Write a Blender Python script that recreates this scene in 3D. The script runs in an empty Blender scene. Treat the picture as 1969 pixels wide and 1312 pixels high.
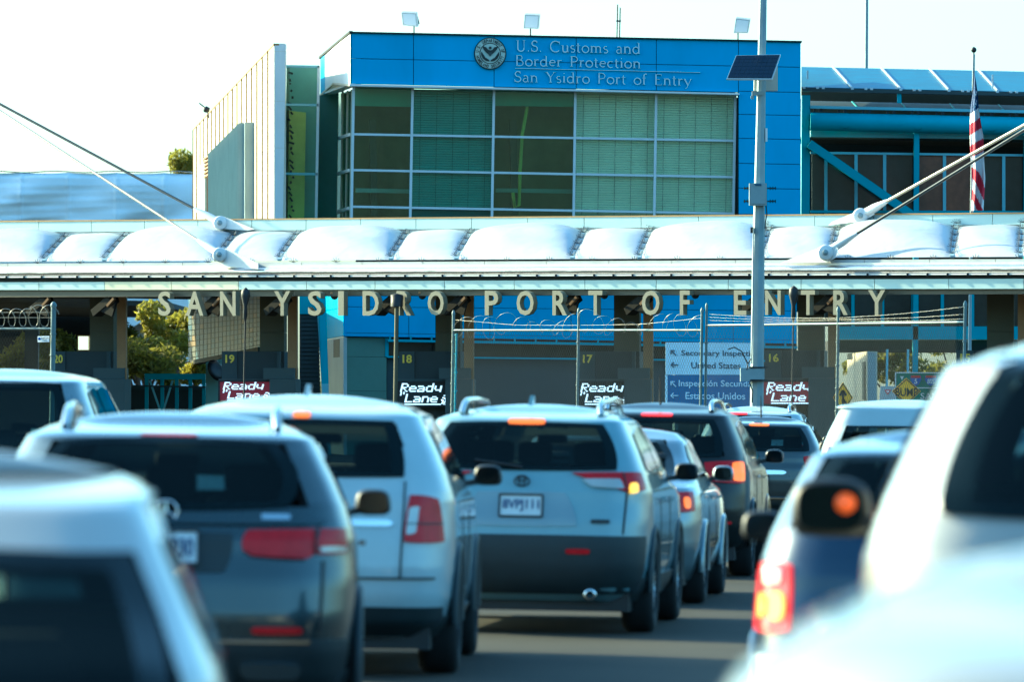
import bpy, bmesh, math, random
import numpy as np
from mathutils import Vector, Matrix

random.seed(7)
rng = np.random.default_rng(7)
SC = bpy.context.scene
COL = SC.collection

# ---------------------------------------------------------------- camera, sky, sun, exposure
F = 12033.0            # focal length in photo pixels (photo 1969 wide) = 220 mm on 36 mm
H = 1.74               # eye height
HZ = 768.0             # horizon row at picture centre
ROLL = 0.0155
CR, SR = math.cos(ROLL), math.sin(ROLL)
cam = bpy.data.cameras.new('camera')
cam.lens = 220.0
cam.sensor_width = 36.0
cam.shift_y = (HZ - 656.0) / 1969.0
cam.clip_start = 0.2
cam.clip_end = 6000
cam.dof.use_dof = True
cam.dof.focus_distance = 140.0
cam.dof.aperture_fstop = 5.0
camo = bpy.data.objects.new('camera', cam)
COL.objects.link(camo)
camo.matrix_world = Matrix(((CR, -SR, 0, 0), (0, 0, -1, 0), (SR, CR, 0, H), (0, 0, 0, 1)))
SC.camera = camo

SUN_EL, SUN_AZ = math.radians(22.0), math.radians(-61.0)   # azimuth clockwise from +Y
world = bpy.data.worlds.new('World')
SC.world = world
world.use_nodes = True
wn = world.node_tree
sky = wn.nodes.new('ShaderNodeTexSky')
sky.sky_type = 'NISHITA'
sky.sun_disc = False
sky.sun_elevation = SUN_EL
sky.sun_rotation = SUN_AZ
sky.air_density = 1.0
sky.dust_density = 2.3
sky.ozone_density = 0.3
bg = wn.nodes['Background']
bg.inputs['Strength'].default_value = 0.10
wn.links.new(sky.outputs[0], bg.inputs['Color'])

sl = bpy.data.lights.new('sun', 'SUN')
sl.energy = 5.0
sl.angle = math.radians(0.5)
sl.color = (1.0, 0.60, 0.27)
suno = bpy.data.objects.new('sun', sl)
COL.objects.link(suno)
sd = Vector((math.sin(SUN_AZ) * math.cos(SUN_EL), math.cos(SUN_AZ) * math.cos(SUN_EL), math.sin(SUN_EL)))
suno.rotation_euler = (-sd).to_track_quat('-Z', 'Y').to_euler()
suno.location = sd * 50

vs = SC.view_settings
vs.view_transform = 'Standard'
vs.look = 'None'
vs.gamma = 1.0
vs.use_curve_mapping = False
vs.exposure = 1.85
vs.use_white_balance = True
vs.white_balance_temperature = 4300
vs.white_balance_tint = -23
try:
    SC.cycles.use_denoising = True
    SC.cycles.max_bounces = 6
    SC.cycles.transparent_max_bounces = 12
    SC.cycles.sample_clamp_indirect = 6.0
except Exception:
    pass

# ---------------------------------------------------------------- helpers
RDIR = Vector((math.sin(math.radians(5.3)), math.cos(math.radians(5.3)), 0))


def P(px, py, D):
    du, dv = (px - 984.5) / F, (HZ - py) / F
    return Vector((D * (du * CR - dv * SR), D, H + D * (du * SR + dv * CR)))


def SCN(px):                      # px per metre along the skewed canopy front
    return 70.5 + px * 11.0 / 1969.0


def C(px, py, t=0.0):             # canopy front plane, t metres further along the lanes
    return P(px, py, F / SCN(px) + t)


def lin(a, b):
    return lambda px: a + (b - a) * px / 1969.0


def BP(px, py, d=0.0):            # main building front plane
    return P(px, py, F / (65.3 - (px - 675) * 0.0005) + d)


def RP(px, py, d=0.0):            # right wing plane
    return P(px, py, 197.0 + d)


MATS = {}


def mat(name, col, rough=0.6, metal=0.0, var=0.12, scale=2.0, bump=0.0, bscale=20.0, coat=0.0,
        emit=None, estr=0.0, spec=0.5, stretch=None, alpha=None):
    if name in MATS:
        return MATS[name]
    m = bpy.data.materials.new(name)
    m.use_nodes = True
    nt = m.node_tree
    b = nt.nodes['Principled BSDF']
    b.inputs['Roughness'].default_value = rough
    b.inputs['Metallic'].default_value = metal
    b.inputs['Specular IOR Level'].default_value = spec
    b.inputs['Coat Weight'].default_value = coat
    b.inputs['Coat Roughness'].default_value = 0.04
    tc = nt.nodes.new('ShaderNodeTexCoord')
    mp = nt.nodes.new('ShaderNodeMapping')
    nt.links.new(tc.outputs['Object'], mp.inputs[0])
    if stretch:
        mp.inputs['Scale'].default_value = stretch
    if var > 0:
        nz = nt.nodes.new('ShaderNodeTexNoise')
        nz.inputs['Scale'].default_value = scale
        nz.inputs['Detail'].default_value = 6
        nz.inputs['Roughness'].default_value = 0.65
        nt.links.new(mp.outputs[0], nz.inputs['Vector'])
        rp = nt.nodes.new('ShaderNodeValToRGB')
        rp.color_ramp.elements[0].position = 0.3
        rp.color_ramp.elements[1].position = 0.7
        c0 = [max(0, c * (1 - var)) for c in col[:3]] + [1]
        c1 = [min(1, c * (1 + var)) for c in col[:3]] + [1]
        rp.color_ramp.elements[0].color = c0
        rp.color_ramp.elements[1].color = c1
        nt.links.new(nz.outputs[0], rp.inputs[0])
        nt.links.new(rp.outputs[0], b.inputs['Base Color'])
        mr = nt.nodes.new('ShaderNodeMapRange')
        mr.inputs['To Min'].default_value = max(0.0, rough * 0.85)
        mr.inputs['To Max'].default_value = min(1.0, rough * 1.2)
        nt.links.new(nz.outputs[0], mr.inputs['Value'])
        nt.links.new(mr.outputs[0], b.inputs['Roughness'])
    else:
        b.inputs['Base Color'].default_value = (*col[:3], 1)
    if bump > 0:
        n2 = nt.nodes.new('ShaderNodeTexNoise')
        n2.inputs['Scale'].default_value = bscale
        n2.inputs['Detail'].default_value = 4
        nt.links.new(mp.outputs[0], n2.inputs['Vector'])
        bp = nt.nodes.new('ShaderNodeBump')
        bp.inputs['Strength'].default_value = bump
        bp.inputs['Distance'].default_value = 0.05
        nt.links.new(n2.outputs[0], bp.inputs['Height'])
        nt.links.new(bp.outputs[0], b.inputs['Normal'])
    if emit:
        b.inputs['Emission Color'].default_value = (*emit, 1)
        b.inputs['Emission Strength'].default_value = estr
    MATS[name] = m
    return m


def glass_mat(name, tint, refl=0.12, wave=0.0, wscale=1.5):
    m = bpy.data.materials.new(name)
    m.use_nodes = True
    nt = m.node_tree
    nt.nodes.remove(nt.nodes['Principled BSDF'])
    out = nt.nodes['Material Output']
    tr = nt.nodes.new('ShaderNodeBsdfTransparent')
    tr.inputs[0].default_value = (*tint, 1)
    gl = nt.nodes.new('ShaderNodeBsdfGlossy')
    gl.inputs['Roughness'].default_value = 0.06
    gl.inputs['Color'].default_value = (0.85, 0.95, 0.9, 1)
    fr = nt.nodes.new('ShaderNodeLayerWeight')
    fr.inputs[0].default_value = 0.08
    ma = nt.nodes.new('ShaderNodeMath')
    ma.operation = 'MAXIMUM'
    ma.inputs[1].default_value = refl
    nt.links.new(fr.outputs['Fresnel'], ma.inputs[0])
    mx = nt.nodes.new('ShaderNodeMixShader')
    nt.links.new(ma.outputs[0], mx.inputs[0])
    nt.links.new(tr.outputs[0], mx.inputs[1])
    nt.links.new(gl.outputs[0], mx.inputs[2])
    nt.links.new(mx.outputs[0], out.inputs[0])
    if wave > 0:
        tc = nt.nodes.new('ShaderNodeTexCoord')
        nz = nt.nodes.new('ShaderNodeTexNoise')
        nz.inputs['Scale'].default_value = wscale
        nz.inputs['Detail'].default_value = 2
        bp = nt.nodes.new('ShaderNodeBump')
        bp.inputs['Strength'].default_value = wave
        bp.inputs['Distance'].default_value = 0.1
        mpw = nt.nodes.new('ShaderNodeMapping')
        mpw.inputs['Scale'].default_value = (1.6, 1.0, 0.4)
        nt.links.new(tc.outputs['Object'], mpw.inputs[0])
        nt.links.new(mpw.outputs[0], nz.inputs['Vector'])
        nt.links.new(nz.outputs[0], bp.inputs['Height'])
        nt.links.new(bp.outputs[0], gl.inputs['Normal'])
    MATS[name] = m
    return m


def tag(o, label=None, cat=None, group=None, kind=None):
    if label:
        o['label'] = label
    if cat:
        o['category'] = cat
    if group:
        o['group'] = group
    if kind:
        o['kind'] = kind
    return o


def empty(name, loc=(0, 0, 0), rz=0.0):
    o = bpy.data.objects.new(name, None)
    o.empty_display_size = 0.2
    COL.objects.link(o)
    o.location = loc
    o.rotation_euler = (0, 0, rz)
    return o


def thing(name, label, cat, loc=(0, 0, 0), rz=0.0, group=None):
    return tag(empty(name, loc, rz), label, cat, group)


class MB:
    """collects geometry; build() links it as one mesh object"""
    def __init__(self):
        self.v, self.f, self.sm = [], [], []

    def add(self, vs_, fs_, smooth=False):
        o = len(self.v)
        self.v += [tuple(p) for p in vs_]
        self.f += [tuple(i + o for i in f) for f in fs_]
        self.sm += [smooth] * len(fs_)
        return self

    def prism(self, pts, ext):
        """polygon pts extruded by vector ext"""
        n = len(pts)
        ext = Vector(ext)
        a = [Vector(p) for p in pts]
        b = [p + ext for p in a]
        fs = [tuple(range(n)), tuple(range(2 * n - 1, n - 1, -1))]
        for i in range(n):
            j = (i + 1) % n
            fs.append((i, i + n, j + n, j))
        return self.add(a + b, fs)

    def box(self, x0, y0, z0, x1, y1, z1):
        return self.prism([(x0, y0, z0), (x1, y0, z0), (x1, y0, z1), (x0, y0, z1)], (0, y1 - y0, 0))

    def beam(self, p, q, w, h=None, up=(0, 0, 1)):
        p, q = Vector(p), Vector(q)
        h = h or w
        d = (q - p)
        if d.length < 1e-6:
            return self
        d.normalize()
        u = Vector(up)
        s = d.cross(u)
        if s.length < 1e-3:
            s = d.cross(Vector((0, 1, 0)))
        s.normalize()
        u = s.cross(d)
        c = [s * (-w / 2) + u * (-h / 2), s * (w / 2) + u * (-h / 2), s * (w / 2) + u * (h / 2), s * (-w / 2) + u * (h / 2)]
        return self.prism([p + k for k in c], q - p)

    def tube(self, path, r, n=8, caps=True, smooth=True):
        path = [Vector(p) for p in path]
        m = len(path)
        rs = r if isinstance(r, (list, tuple)) else [r] * m
        vs_, fs_ = [], []
        prev = None
        for i in range(m):
            d = (path[min(i + 1, m - 1)] - path[max(i - 1, 0)])
            d.normalize()
            if prev is None:
                a = d.orthogonal()
                if abs(d.z) > 0.95:
                    a = Vector((1, 0, 0))
            else:
                a = prev
            s = d.cross(a)
            s.normalize()
            a = s.cross(d)
            prev = a
            for k in range(n):
                t = 2 * math.pi * k / n
                vs_.append(path[i] + (a * math.cos(t) + s * math.sin(t)) * rs[i])
        for i in range(m - 1):
            for k in range(n):
                k2 = (k + 1) % n
                fs_.append((i * n + k, i * n + k2, (i + 1) * n + k2, (i + 1) * n + k))
        self.add(vs_, fs_, smooth)
        if caps:
            self.add([vs_[k] for k in range(n)], [tuple(range(n - 1, -1, -1))])
            self.add([vs_[(m - 1) * n + k] for k in range(n)], [tuple(range(n))])
        return self

    def lathe(self, prof, centre, axis, n=28, smooth=True):
        """prof: (r, h) list; axis unit vector"""
        ax = Vector(axis).normalized()
        a = ax.orthogonal().normalized()
        b = ax.cross(a)
        c = Vector(centre)
        vs_, fs_ = [], []
        for (r, h) in prof:
            for k in range(n):
                t = 2 * math.pi * k / n
                vs_.append(c + ax * h + (a * math.cos(t) + b * math.sin(t)) * r)
        for i in range(len(prof) - 1):
            for k in range(n):
                k2 = (k + 1) % n
                fs_.append((i * n + k, i * n + k2, (i + 1) * n + k2, (i + 1) * n + k))
        return self.add(vs_, fs_, smooth)

    def grid(self, fn, nu, nv, smooth=True, flip=False):
        vs_ = [fn(i / nu, j / nv) for j in range(nv + 1) for i in range(nu + 1)]
        fs_ = []
        for j in range(nv):
            for i in range(nu):
                a = j * (nu + 1) + i
                q = (a, a + 1, a + nu + 2, a + nu + 1)
                fs_.append(q[::-1] if flip else q)
        return self.add(vs_, fs_, smooth)

    def build(self, name, m, parent=None, local=False):
        me = bpy.data.meshes.new(name)
        vsx = self.v
        if parent is not None and not local:
            l = parent.location
            vsx = [(p[0] - l.x, p[1] - l.y, p[2] - l.z) for p in vsx]
        elif parent is None and not local and vsx:
            # origin at base centre
            a = np.array(vsx)
            c = ((a[:, 0].min() + a[:, 0].max()) / 2, (a[:, 1].min() + a[:, 1].max()) / 2, a[:, 2].min())
            vsx = (a - np.array(c)).tolist()
        me.from_pydata(vsx, [], self.f)
        me.polygons.foreach_set('use_smooth', self.sm)
        bm = bmesh.new()
        bm.from_mesh(me)
        bmesh.ops.recalc_face_normals(bm, faces=bm.faces)
        bm.to_mesh(me)
        bm.free()
        me.update()
        if m is not None:
            me.materials.append(m)
        o = bpy.data.objects.new(name, me)
        COL.objects.link(o)
        if parent is not None:
            o.parent = parent
        elif not local and self.v:
            o.location = c
        return o


def sub(part, of):
    """re-parent a part under another part of the same thing (both share the thing's frame)"""
    part.parent = of
    part.matrix_parent_inverse = Matrix.Identity(4)
    return part


def text_mb(body, corners, ext=0.0, bold=0.0, fit=True, mb=None, off=0.0, shear=0.0):
    """text flattened on the quad corners (TL, TR, BL) in 3-D, extruded away from viewer by ext"""
    cu = bpy.data.curves.new('t', 'FONT')
    cu.body = body
    cu.size = 1.0
    cu.offset = bold
    cu.resolution_u = 3
    ob = bpy.data.objects.new('t', cu)
    COL.objects.link(ob)
    dg = bpy.context.evaluated_depsgraph_get()
    me = ob.evaluated_get(dg).to_mesh()
    co = np.array([tuple(v.co) for v in me.vertices])
    fs_ = [tuple(p.vertices) for p in me.polygons]
    # outline edges for the returns
    from collections import Counter
    ec = Counter()
    for f in fs_:
        for i in range(len(f)):
            ec[tuple(sorted((f[i], f[(i + 1) % len(f)])))] += 1
    bd = [e for e, c in ec.items() if c == 1]
    ob.evaluated_get(dg).to_mesh_clear()
    bpy.data.objects.remove(ob)
    bpy.data.curves.remove(cu)
    x0, x1 = co[:, 0].min(), co[:, 0].max()
    y0, y1 = co[:, 1].min(), co[:, 1].max()
    TL, TR, BL = [Vector(c) for c in corners]
    u, v = TR - TL, TL - BL
    nrm = u.cross(v).normalized()        # towards viewer
    pts = []
    for p in co:
        a = (p[0] - x0) / (x1 - x0)
        b = (p[1] - y0) / (y1 - y0)
        pts.append(BL + u * (a + shear * b) + v * b + nrm * off)
    mb = mb or MB()
    mb.add(pts, fs_)
    if ext > 0:
        n = len(pts)
        o = len(mb.v)
        mb.v += [tuple(p) for p in pts] + [tuple(p - nrm * ext) for p in pts]
        for a, b in bd:
            mb.f.append((o + a, o + b, o + n + b, o + n + a))
            mb.sm.append(False)
    return mb


# ---------------------------------------------------------------- materials
M_blue = mat('blue_panel', (0.014, 0.36, 0.68), 0.42, 0, 0.10, 0.5, stretch=(1, 1, 0.3))
M_white_panel = mat('white_panel', (0.72, 0.73, 0.72), 0.5, 0, 0.05, 0.8)
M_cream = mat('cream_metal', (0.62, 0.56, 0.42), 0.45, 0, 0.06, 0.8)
M_rib = mat('rib_brown', (0.28, 0.17, 0.05), 0.6)
M_corr = mat('corrugated_grey', (0.30, 0.38, 0.40), 0.55, 0.2, 0.08, 1.0)
M_mull = mat('mullion_white', (0.62, 0.66, 0.68), 0.4, 0.2, 0.05)
M_cyan = mat('steel_cyan', (0.06, 0.36, 0.46), 0.5, 0.0, 0.08, 1.0)
M_palecyan = mat('steel_pale', (0.30, 0.52, 0.58), 0.5, 0.0, 0.08, 1.0)
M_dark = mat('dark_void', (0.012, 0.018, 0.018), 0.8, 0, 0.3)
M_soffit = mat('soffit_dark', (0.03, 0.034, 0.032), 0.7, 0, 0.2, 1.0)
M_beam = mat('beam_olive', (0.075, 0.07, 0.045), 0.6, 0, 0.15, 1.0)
M_olive = mat('olive_wall', (0.10, 0.095, 0.055), 0.7, 0, 0.1, 1.0)
M_slate = mat('slate_panel', (0.020, 0.030, 0.032), 0.5, 0, 0.15, 1.5)
M_slate2 = mat('slate_panel_light', (0.032, 0.05, 0.055), 0.5, 0, 0.12, 1.5)
M_blockgrey = mat('booth_grey', (0.055, 0.075, 0.075), 0.55, 0, 0.12, 1.5)
M_brown = mat('column_tan', (0.34, 0.20, 0.08), 0.65, 0, 0.12, 2.0)
M_conc = mat('concrete_teal', (0.15, 0.22, 0.17), 0.75, 0, 0.12, 0.9)
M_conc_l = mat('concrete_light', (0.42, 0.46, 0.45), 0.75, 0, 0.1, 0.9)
M_metal = mat('metal_galv', (0.55, 0.57, 0.57), 0.38, 0.6, 0.12, 4.0)
M_galv = mat('pole_galv', (0.27, 0.33, 0.35), 0.55, 0.2, 0.12, 3.0)
M_band = mat('gutter_metal', (0.56, 0.55, 0.55), 0.22, 0.85, 0.12, 1.2, 0.5, 0.8, stretch=(0.25, 1, 6))
M_fascia = mat('fascia_pale', (0.36, 0.48, 0.52), 0.35, 0.3, 0.07, 0.5)
M_fascia_sun = mat('fascia_sunlit', (0.52, 0.54, 0.42), 0.35, 0.3, 0.07, 0.5)  # cream tint stands for sunlight on part of the fascia
M_pillow = mat('pillow_white', (0.43, 0.45, 0.47), 0.3, 0, 0.08, 0.9, 0.6, 1.8)
M_ledge = mat('ledge_grey', (0.40, 0.43, 0.45), 0.5, 0, 0.15, 0.8)
M_letter = mat('letter_beige', (0.20, 0.195, 0.14), 0.5, 0, 0.05)
M_blackmetal = mat('black_metal', (0.02, 0.022, 0.025), 0.5, 0.2, 0.2)
M_rig = mat('rig_dark', (0.018, 0.018, 0.015), 0.85, 0, 0.2, spec=0.15)
M_rigarm = mat('rig_arm', (0.16, 0.10, 0.05), 0.8, 0, 0.2, spec=0.2)
M_blackplastic = mat('black_plastic', (0.018, 0.02, 0.022), 0.45, 0, 0.2, 6.0)
M_tarp = mat('tarp', (0.84, 0.86, 0.88), 0.55, 0, 0.05, 0.8)
M_yellowtxt = mat('yellow_paint', (0.85, 0.66, 0.06), 0.5, 0, 0.0)
M_sign_y = mat('sign_yellow', (1.0, 0.52, 0.01), 0.45, 0, 0.05)
M_sign_g = mat('sign_green', (0.01, 0.20, 0.13), 0.45, 0, 0.05)
M_sign_w = mat('sign_white', (0.80, 0.82, 0.82), 0.45, 0, 0.03)
M_sign_b = mat('sign_blue', (0.008, 0.11, 0.32), 0.45, 0, 0.05)
M_sign_pale = mat('sign_pale', (0.55, 0.76, 0.92), 0.45, 0, 0.05)
M_ink = mat('ink', (0.01, 0.012, 0.014), 0.5, 0, 0)
M_inkblue = mat('ink_blue', (0.02, 0.07, 0.14), 0.5, 0, 0)
M_red = mat('paint_red', (0.55, 0.02, 0.03), 0.4, 0, 0.05)
M_sblue = mat('shield_blue', (0.02, 0.12, 0.50), 0.4, 0, 0.05)
M_blind_d = mat('blind_green', (0.22, 0.38, 0.32), 0.6, 0, 0.06)
M_blind_l = mat('blind_pale', (0.95, 0.90, 0.72), 0.6, 0, 0.06)
M_blindb_d = mat('blind_gap_dark', (0.03, 0.10, 0.10), 0.7, 0, 0.1)
M_blindb_l = mat('blind_gap_pale', (0.42, 0.52, 0.42), 0.7, 0, 0.1)
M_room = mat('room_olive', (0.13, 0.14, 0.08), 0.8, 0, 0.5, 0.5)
M_room_b = mat('room_bright', (0.62, 0.60, 0.14), 0.8, 0, 0.3, 0.5)
M_led_w = mat('led_white', (0.6, 0.6, 0.6), 0.5, 0, 0, emit=(1.0, 0.95, 0.97), estr=0.34)
M_led_m = mat('led_maroon', (0.10, 0.012, 0.02), 0.5, 0, 0.2, emit=(0.5, 0.03, 0.06), estr=0.06)
M_led_k = mat('led_black', (0.008, 0.010, 0.012), 0.4, 0, 0.2)
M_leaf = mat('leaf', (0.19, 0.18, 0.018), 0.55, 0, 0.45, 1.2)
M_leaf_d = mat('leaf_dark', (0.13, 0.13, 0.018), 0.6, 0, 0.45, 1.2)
for _m in (M_leaf, M_leaf_d):
    nt_ = _m.node_tree
    pb_ = nt_.nodes['Principled BSDF']
    tl_ = nt_.nodes.new('ShaderNodeBsdfTranslucent')
    src_ = pb_.inputs['Base Color'].links[0].from_socket
    hs_ = nt_.nodes.new('ShaderNodeHueSaturation')
    hs_.inputs['Value'].default_value = 1.7
    nt_.links.new(src_, hs_.inputs['Color'])
    nt_.links.new(hs_.outputs[0], tl_.inputs['Color'])
    mx_ = nt_.nodes.new('ShaderNodeMixShader')
    mx_.inputs[0].default_value = 0.5
    nt_.links.new(pb_.outputs[0], mx_.inputs[1])
    nt_.links.new(tl_.outputs[0], mx_.inputs[2])
    nt_.links.new(mx_.outputs[0], nt_.nodes['Material Output'].inputs[0])
M_bark = mat('bark', (0.09, 0.06, 0.04), 0.9, 0, 0.3, 5.0)
M_pv = mat('pv_panel', (0.03, 0.14, 0.24), 0.4, 0.0, 0.3, 3.0, stretch=(0.5, 1, 6))
M_pvdark = mat('pv_dark', (0.006, 0.014, 0.035), 0.15, 0, 0.15, 20.0)
M_win_dark = mat('window_dark', (0.030, 0.034, 0.030), 0.12, 0, 0.3, 1.0)
G_curtain = glass_mat('curtain_glass', (0.90, 0.97, 0.92), 0.03)
G_wavy = glass_mat('wavy_glass', (0.74, 0.86, 0.74), 0.07, 0.42, 0.6)
G_side = glass_mat('side_glass', (0.7, 0.75, 0.5), 0.35)

# ---------------------------------------------------------------- ground
def ground():
    m = bpy.data.materials.new('asphalt_lane')
    m.use_nodes = True
    nt = m.node_tree
    b = nt.nodes['Principled BSDF']
    tc = nt.nodes.new('ShaderNodeTexCoord')
    n1 = nt.nodes.new('ShaderNodeTexNoise')
    n1.inputs['Scale'].default_value = 0.35
    n1.inputs['Detail'].default_value = 8
    n2 = nt.nodes.new('ShaderNodeTexNoise')
    n2.inputs['Scale'].default_value = 30
    n2.inputs['Detail'].default_value = 4
    nt.links.new(tc.outputs['Object'], n1.inputs['Vector'])
    nt.links.new(tc.outputs['Object'], n2.inputs['Vector'])
    r1 = nt.nodes.new('ShaderNodeValToRGB')
    r1.color_ramp.elements[0].position = 0.35
    r1.color_ramp.elements[0].color = (0.026, 0.028, 0.025, 1)
    r1.color_ramp.elements[1].position = 0.68
    r1.color_ramp.elements[1].color = (0.050, 0.048, 0.038, 1)
    nt.links.new(n1.outputs[0], r1.inputs[0])
    mx = nt.nodes.new('ShaderNodeMix')
    mx.data_type = 'RGBA'
    mx.blend_type = 'MULTIPLY'
    mx.inputs[0].default_value = 0.5
    nt.links.new(r1.outputs[0], mx.inputs[6])
    r2 = nt.nodes.new('ShaderNodeValToRGB')
    r2.color_ramp.elements[0].color = (0.6, 0.6, 0.6, 1)
    nt.links.new(n2.outputs[0], r2.inputs[0])
    nt.links.new(r2.outputs[0], mx.inputs[7])
    nt.links.new(mx.outputs[2], b.inputs['Base Color'])
    b.inputs['Roughness'].default_value = 0.85
    b.inputs['Specular IOR Level'].default_value = 0.2
    bp = nt.nodes.new('ShaderNodeBump')
    bp.inputs['Strength'].default_value = 0.3
    bp.inputs['Distance'].default_value = 0.01
    nt.links.new(n2.outputs[0], bp.inputs['Height'])
    nt.links.new(bp.outputs[0], b.inputs['Normal'])
    g = MB().add([(-2500, -300, 0), (2500, -300, 0), (2500, 4500, 0), (-2500, 4500, 0)], [(0, 1, 2, 3)])
    tag(g.build('ground', m, None, True), kind='structure')


ground()
M_hill = mat('added_hill_ground', (0.05, 0.06, 0.045), 0.9, 0, 0.4, 0.02)  # unseen hill added behind the camera to darken reflections and cut fill
hb = MB().grid(lambda u, v: Vector((-900 + 1800 * u, -130 - 420 * v, (88 + 18 * math.sin(9 * u) + 10 * math.sin(23 * u + 1)) * (v ** 0.8) - 0.4)), 60, 14)
tag(hb.build('added_hill', M_hill, None, True), kind='structure')
M_lane = mat('lane_paint', (0.62, 0.36, 0.06), 0.7, 0, 0.25, 4.0)


def lane_line(lat, y0, y1, name='lane_marking'):
    mb = MB()
    side = Vector((RDIR.y, -RDIR.x, 0))
    a = RDIR * y0 + side * lat
    b = RDIR * y1 + side * lat
    w = side * 0.06
    z = Vector((0, 0, 0.004))
    mb.add([a - w + z, a + w + z, b + w + z, b - w + z], [(0, 1, 2, 3)])
    o = mb.build(name, M_lane)
    tag(o, kind='structure')



# ---------------------------------------------------------------- inspection canopy
CAN0, CAN1 = -420, 2420       # extent beyond the frame
pil_b = lin(507, 498)
band_t = lin(517, 508)
band_b = lin(533, 527)
dark_b = lin(543, 536)
fas_b = lin(557.7, 555.5)
beam_b = lin(571.5, 565.5)
par_t = lin(427, 411)
par_b = lin(447, 432)

canopy = thing('inspection_canopy', 'long pale canopy roof with white inflated cushions over the inspection lanes', 'canopy', C(984, 898))


def strip(yt, yb, t0, t1, name, m, parent, step=None, gap=0.012, x0=CAN0, x1=CAN1):
    """fascia run along the canopy between two row lines, cut to separate panels if step is given"""
    xs = [x0]
    if step:
        x = x0
        while x < x1 - step * 0.4:
            x += step * SCN(x) / 75.0
            xs.append(min(x, x1))
    else:
        xs.append(x1)
    for a, b in zip(xs[:-1], xs[1:]):
        g = gap * SCN(a) if step else 0
        pts = [C(a + g, yb(a), t0), C(b, yb(b), t0), C(b, yt(b), t0), C(a + g, yt(a), t0)]
        mm = m(a) if callable(m) else m
        MB().prism(pts, RDIR * (t1 - t0)).build(name, mm, parent)


# back parapet
strip(par_t, par_b, 4.35, 4.75, 'parapet_panel', M_fascia, canopy, 107)
strip(lambda x: par_t(x) - 2.6, par_t, 4.28, 4.85, 'parapet_coping', M_rib, canopy)
# upper gutter ledge, rolled metal band, dark drip gap, pale fascia, beam
strip(pil_b, lambda x: band_t(x) - 4, -0.05, 0.5, 'gutter_ledge', M_ledge, canopy, 118)
strip(lambda x: band_t(x) - 4, band_t, -0.10, 0.5, 'gutter_lip', M_metal, canopy)


def bandf(u, v):
    px = CAN0 + (CAN1 - CAN0) * u
    a = math.pi * v
    ym, hh = (band_t(px) + band_b(px)) / 2, (band_b(px) - band_t(px)) / 2
    return C(px, ym - hh * math.cos(a), 0) - RDIR * (0.06 + 0.16 * math.sin(a))


MB().grid(bandf, 60, 10).build('rolled_metal_band', M_band, canopy)
strip(band_b, dark_b, 0.06, 0.6, 'drip_gap', M_dark, canopy)
strip(lambda x: band_b(x) - 1.2, lambda x: band_b(x) + 1.2, -0.22, 0.1, 'drip_edge', M_white_panel, canopy)
ms = MB()
x = CAN0
while x < CAN1:
    ms.beam(C(x, band_b(x) - 2.2, -0.24), C(x, band_b(x) + 3.2, -0.24), 0.03, 0.05)
    x += 36 * SCN(x) / 75
tag(ms.build('seam_clips', M_blackmetal, canopy), kind='stuff')
strip(dark_b, fas_b, -0.08, 0.35, 'fascia_panel', lambda a: M_fascia_sun if 200 < a < 330 else M_fascia, canopy, 134)  # one stretch gets the sunlit tint as its colour
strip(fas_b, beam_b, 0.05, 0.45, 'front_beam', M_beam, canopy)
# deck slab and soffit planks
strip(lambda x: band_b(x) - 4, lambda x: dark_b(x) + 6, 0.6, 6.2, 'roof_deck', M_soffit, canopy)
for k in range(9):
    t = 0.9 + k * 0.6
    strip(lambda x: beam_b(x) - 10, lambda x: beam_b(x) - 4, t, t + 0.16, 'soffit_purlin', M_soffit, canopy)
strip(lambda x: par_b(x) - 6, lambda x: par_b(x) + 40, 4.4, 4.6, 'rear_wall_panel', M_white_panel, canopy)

# white cushions with ribs
ribs_b = [84, 200, 415, 537, 751, 877, 1100, 1229, 1462, 1598, 1831, 1962]
step_l, step_r = 331, 380
ribs = [84 - 331 + 116 + 0, 84]
ribs = [-463, -346, -137, -24] if False else []
allr = [-460, -345, -135] + [84, 200, 415, 537, 751, 877, 1100, 1229, 1462, 1598, 1831, 1962] + [2204, 2339]


def cushion(a, b, big):
    """inflated cushion between rib px a and b; 4 m deep along the lanes, 0.9 m rise"""
    rise = 0.0

    def fn(u, v):
        px = a + (b - a) * u
        base = C(px, pil_b(px)) + RDIR * (4.2 * v) + Vector((0, 0, 0.84 * v))
        bul = max(0, 1 - abs(2 * u - 1) ** 2.6) ** 0.6 * (max(0, 1 - abs(2 * v - 1) ** 2.2) ** 0.7)
        h = 0.46 if big else 0.24
        ripple = 0.05 * math.sin(7 * u + 5 * v + a) + 0.03 * math.sin(17 * v + 3 * u + 2 * a)
        return base + Vector((0, 0, 0.05 + h * bul * (1 + ripple)))
    MB().grid(fn, 30, 16).build('roof_cushion', M_pillow, canopy)


for i in range(len(allr) - 1):
    wdt = allr[i + 1] - allr[i]
    cushion(allr[i] + 1.4, allr[i + 1] - 1.4, wdt > 170)
for r_ in allr:
    mb = MB()
    p0 = C(r_, pil_b(r_)) + Vector((0, 0, 0.06))
    p1 = p0 + RDIR * 4.2 + Vector((0, 0, 0.84))
    sd_ = Vector((0.06, 0, 0))
    mb.beam(p0, p1, 0.10, 0.05)
    o = mb.build('rib', M_fascia, canopy)
    mw = MB()
    for k in (-1, 1):
        mw.tube([p0 + sd_ * k + Vector((0, 0, 0.12)), p1 + sd_ * k + Vector((0, 0, 0.10))], 0.008, 4)
    for k in range(6):
        c = p0.lerp(p1, k / 5.0) + Vector((0, 0, 0.08))
        for q in range(7):
            an = math.pi * (q + 0.5) / 7
            mw.tube([c, c + Vector((0.15 * math.cos(an), 0, 0.12 * math.sin(an)))], 0.006, 3)
    sub(mw.build('bird_spikes', M_blackmetal, canopy), o)
ms = MB()
px = CAN0
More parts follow.
